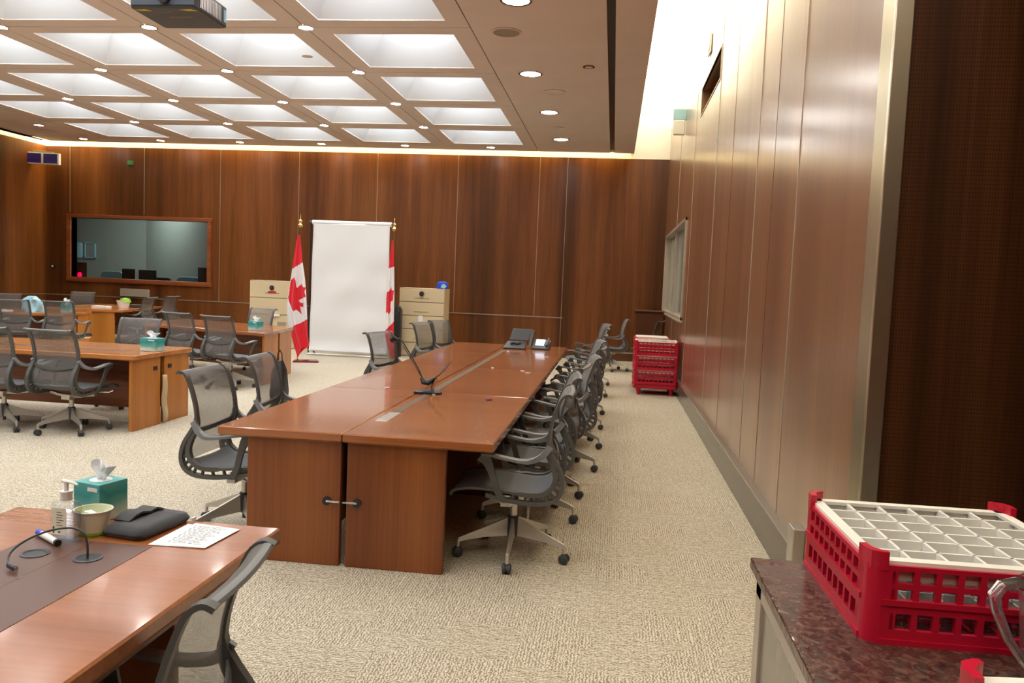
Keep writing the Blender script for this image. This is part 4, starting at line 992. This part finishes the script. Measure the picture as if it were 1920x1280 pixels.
t = thing('paper_cup', 'ivory cup with a green base holding lids on the near table', 'cup', (-1.588, 2.295, ZT))
q = MB(); q.lathe([(.0001, .0), (.040, .0), (.054, .072), (.057, .074), (.057, .077), (.053, .077), (.039, .004), (.0001, .004)], seg=32); q.build('wall', 'bowl', t)
q = MB(); q.ring([(.0395, .0), (.0412, .0), (.0430, .010), (.0410, .0102)], seg=32); q.build('base_band', 'green', t)
q = MB(); q.lathe([(.0001, .045), (.032, .045), (.034, .052), (.0001, .056)], (-.012, 0, 0), 20); q.build('green_lid', 'green', t)
q = MB(); q.prism([(-.03, -.005), (.02, -.032), (.03, -.018), (-.018, .015)], .062, .068); q.build('white_lid', 'paper', t, smooth=False)

t = thing('laptop_sleeve', 'black zipped pouch lying on the near table beside the papers', 'pouch', (-1.455, 2.378, ZT), R(82))
def pouch(z, k): return [(x * k, y * k, z) for x, y in rounded(-.125, .125, -.076, .076, .03, 5)]
q = MB(); q.loft([pouch(0, .92), pouch(.010, 1.0), pouch(.014, 1.01), pouch(.018, 1.0), pouch(.030, .93), pouch(.034, .6)]); q.build('body', 'felt', t, angle=60)
q = MB(); q.loft([pouch(.0125, 1.014), pouch(.0155, 1.014)], caps=False); q.build('zip', 'black', t)
q = MB(); q.ribbon([(-.06, .05, .034), (-.03, .05, .046), (.0, .05, .050), (.04, .052, .040), (.07, .05, .046), (.10, .05, .034)], .06, .006, side=(0, 1, 0)); q.build('flap', 'felt', t, angle=60)
q = MB(); q.box(.10, .118, -.093, -.086, .004, .016); q.build('tab', 'paper', t, smooth=False)

t = thing('printed_paper', 'white printed sheets fanned at the table edge beside the black pouch', 'paper', (-1.265, 2.345, ZT), 0)
q = MB(); q.prism([(-.10, -.115), (.075, -.105), (.085, .085), (-.09, .10)], 0.0, .0012); q.prism([(-.085, -.105), (.080, -.108), (.098, .088), (-.07, .112)], .0014, .0024); q.build('sheets', 'paper', t, smooth=False)
q = MB()
for k in range(17):
    y = .082 - k * .0102; x0 = -.058 + .003 * (k % 3); ln = .105 + .012 * math.sin(k * 1.7)
    n_ = 7
    for i in range(n_): a = x0 + ln * i / n_; q.box(a, a + ln / n_ * (.55 + .35 * ((i * 7 + k * 3) % 3) / 2), y, y + .0024, .0024, .0028)
q.build('text_lines', 'ink', t, smooth=False)

t = thing('marker_pen', 'white marker pen with a blue end lying by the sanitizer', 'pen', (-1.655, 2.185, ZT + .0105), R(-32))
def rod(a, b, r, seg=14): return MB().tube([(a, 0, 0), (b, 0, 0)], r, seg)
rod(-.055, .05, .0098).build('barrel', 'paper', t); rod(.05, .062, .0102).build('black_cap', 'black', t)
MB().tube([(-.086, 0, 0), (-.084, 0, 0), (-.066, 0, 0), (-.055, 0, 0)], [.002, .0095, .0102, .008], 14).build('blue_cap', 'blue', t)

t = thing('gooseneck_microphone', 'thin black gooseneck microphone bent over the table grommets', 'microphone', (-1.461, 2.085, ZT))
pth = [(0, 0, 0), (0, .0, .035), (-.008, .0, .065), (-.03, .0, .082), (-.065, -.005, .085), (-.11, -.02, .076), (-.15, -.045, .058), (-.170, -.075, .038), (-.165, -.105, .022), (-.140, -.130, .014)]
def curve3(P, n=5):
    P = [Vector(p) for p in P]; out = []
    for i in range(len(P) - 1):
        a, b, c, d = P[max(i - 1, 0)], P[i], P[i + 1], P[min(i + 2, len(P) - 1)]
        for k in range(n):
            s_ = k / n; out.append(0.5 * ((2 * b) + (c - a) * s_ + (2 * a - 5 * b + 4 * c - d) * s_ * s_ + (3 * b - a - 3 * c + d) * s_ ** 3))
    out.append(P[-1]); return out
MB().tube(curve3(pth), .0032, 8).build('gooseneck', 'dark', t)
MB().tube([(-.148, -.124, .016), (-.140, -.131, .013), (-.112, -.142, .010)], [.004, .0075, .0075], 10).build('capsule', 'dark', t)
MB().tube([(-.112, -.142, .010), (-.108, -.1435, .010)], .006, 10).build('capsule_tip', 'chrome', t)

# ------------------------------------------------------------------ things on the central table
t = thing('conference_camera', 'black document camera on a stand with a bent arm, on the central table', 'camera', (-1.325, 5.78, .7415)); t.scale = (1.0, 1.25, 1.12)
q = MB(); q.loft([[(x * .10, y * .06, 0) for x, y in rounded(-1, 1, -1, 1, .6)], [(x * .10, y * .06, .012) for x, y in rounded(-1, 1, -1, 1, .6)], [(x * .04, y * .03, .022) for x, y in rounded(-1, 1, -1, 1, .6)]]); q.build('base', 'black', t)
q = MB(); q.tube([(.03, 0, .015), (.035, 0, .05), (.06, 0, .10)], [.014, .012, .016], 10); q.build('stem', 'steel', t)
q = MB(); q.loft([[(.035 + x * .03, y * .035, .085 + x * .03) for x, y in ((-1, -1), (1, -1), (1, 1), (-1, 1))], [(.09 + x * .025, y * .03, .13 + x * .02) for x, y in ((-1, -1), (1, -1), (1, 1), (-1, 1))], [(.16 + x * .010, y * .015, .215 + x * .008) for x, y in ((-1, -1), (1, -1), (1, 1), (-1, 1))]]); q.build('head', 'dark', t, angle=20)
q = MB(); q.tube([(.05, 0, .10), (.0, 0, .07), (-.04, 0, .075), (-.055, 0, .10)], [.014, .022, .02, .012], 10); q.build('joint', 'black', t)
MB().tube([(-.05, 0, .10), (-.062, 0, .13), (-.12, .0, .22), (-.215, 0, .345), (-.225, 0, .352), (-.25, 0, .35)], .005, 8).build('arm', 'dark', t)
MB().tube([(-.055, .02, .095), (-.13, .02, .20), (-.205, .02, .30)], .003, 6).build('cable', 'dark', t)
q = MB(); q.tube([(-.25, 0, .345), (-.275, 0, .352), (-.295, 0, .335)], [.012, .024, .018], 10); q.build('microphone_head', 'black', t)

t = thing('conference_phone', 'black desk phone with a tilted wide screen at the end of the central table', 'telephone', (-1.22, 10.25, .7415), R(4))
q = MB(); q.hexa([(-.15, -.14, 0), (.13, -.14, 0), (.13, .12, 0), (-.15, .12, 0), (-.15, -.14, .02), (.13, -.14, .02), (.15, .12, .09), (-.10, .12, .09)]); q.build('keypad_base', 'dark', t, smooth=False, bevel=.008)
q = MB(); q.hexa([(-.08, .08, .10), (.17, .08, .10), (.17, .11, .095), (-.08, .11, .095), (-.045, .16, .25), (.20, .16, .25), (.20, .19, .245), (-.045, .19, .245)]); q.build('display', 'dark', t, smooth=False, bevel=.008)
q = MB(); q.hexa([(.17, .06, .02), (.20, .06, .02), (.22, .20, .02), (.19, .20, .02), (.19, .12, .25), (.24, .14, .24), (.25, .20, .22), (.20, .2, .24)]); q.build('side_wing', 'arm_light', t, smooth=False, bevel=.006)
q = MB(); q.tube([(-.06, -.02, .06), (-.02, -.02, .075), (.03, -.02, .06), (.07, -.01, .075)], .014, 8); q.build('handset', 'black', t)
t = thing('desk_phone', 'small desk phone with a lit pale screen beside the larger one', 'telephone', (-.90, 10.30, .7415), R(-6))
q = MB(); q.hexa([(-.10, -.08, 0), (.12, -.08, 0), (.12, .12, 0), (-.10, .12, 0), (-.10, -.08, .02), (.12, -.08, .02), (.12, .12, .12), (-.10, .12, .12)]); q.build('body', 'dark', t, smooth=False, bevel=.006)
q = MB(); q.hexa([(-.06, -.03, .055), (.05, -.03, .055), (.05, -.02, .05), (-.06, -.02, .05), (-.06, .05, .125), (.06, .05, .125), (.06, .06, .12), (-.06, .06, .12)]); q.build('screen', 'screen_on', t, smooth=False)
q = MB(); q.tube([(.09, -.06, .05), (.10, .0, .08), (.10, .08, .14)], .014, 8); q.build('handset', 'dark', t)

# ------------------------------------------------------------------ things on the far desks
tag(MB().box(-.15, .15, -.1, .1, 0, .05).build('paper_stack', 'paper', loc=(-10.05, 14.75, .742), rz=.1, smooth=False, bevel=.004), 'white stack of papers on the desk below the control window', 'paper stack')
tag(MB().box(-.16, .16, -.1, .1, 0, .06).build('black_box', 'dark', loc=(-9.85, 15.7, .742), rz=.1, smooth=False, bevel=.01), 'dark flat box with a white corner behind the paper stack', 'box')
t = thing('lined_cup', 'white and lime green cup on the desk below the control window', 'cup', (-9.78, 15.05, .742))
q = MB(); q.lathe([(.0001, 0), (.09, 0), (.13, .16), (.122, .16), (.085, .01), (.0001, .01)], seg=20); q.build('bowl', 'paper', t)
q = MB(); q.lathe([(.0001, .1), (.115, .13), (.09, .2), (.0001, .22)], (.04, 0, 0), 14); q.build('green_liner', 'green', t)
t = thing('plastic_bag', 'crumpled white and blue bag on the far left desk', 'bag', (-9.98, 12.75, .742))
def bagf(u, v):
    a = u * 2 * math.pi; r = (.15 * math.cos(v * 1.45) + .01) * (1 + .18 * math.sin(a * 3 + v * 5) + .1 * math.sin(a * 5 - v * 9)); return (r * math.cos(a) * 1.2, r * math.sin(a) * .8, .27 * math.sin(v * 1.55))
MB().grid(bagf, 28, 14).build('sack', 'sky', t)
q = MB(); q.tube([(.05, -.08, .2), (.10, -.09, .22), (.15, -.09, .21)], [.012, .02, .012], 8); q.build('knot', 'white', t)
tag(MB().box(-.5, .25, -.12, .12, 0, .03).build('document_folder', 'paper', loc=(-10.35, 12.32, .742), rz=.2, smooth=False, bevel=.004), 'white folder lying on the far left desk at the picture edge', 'folder')
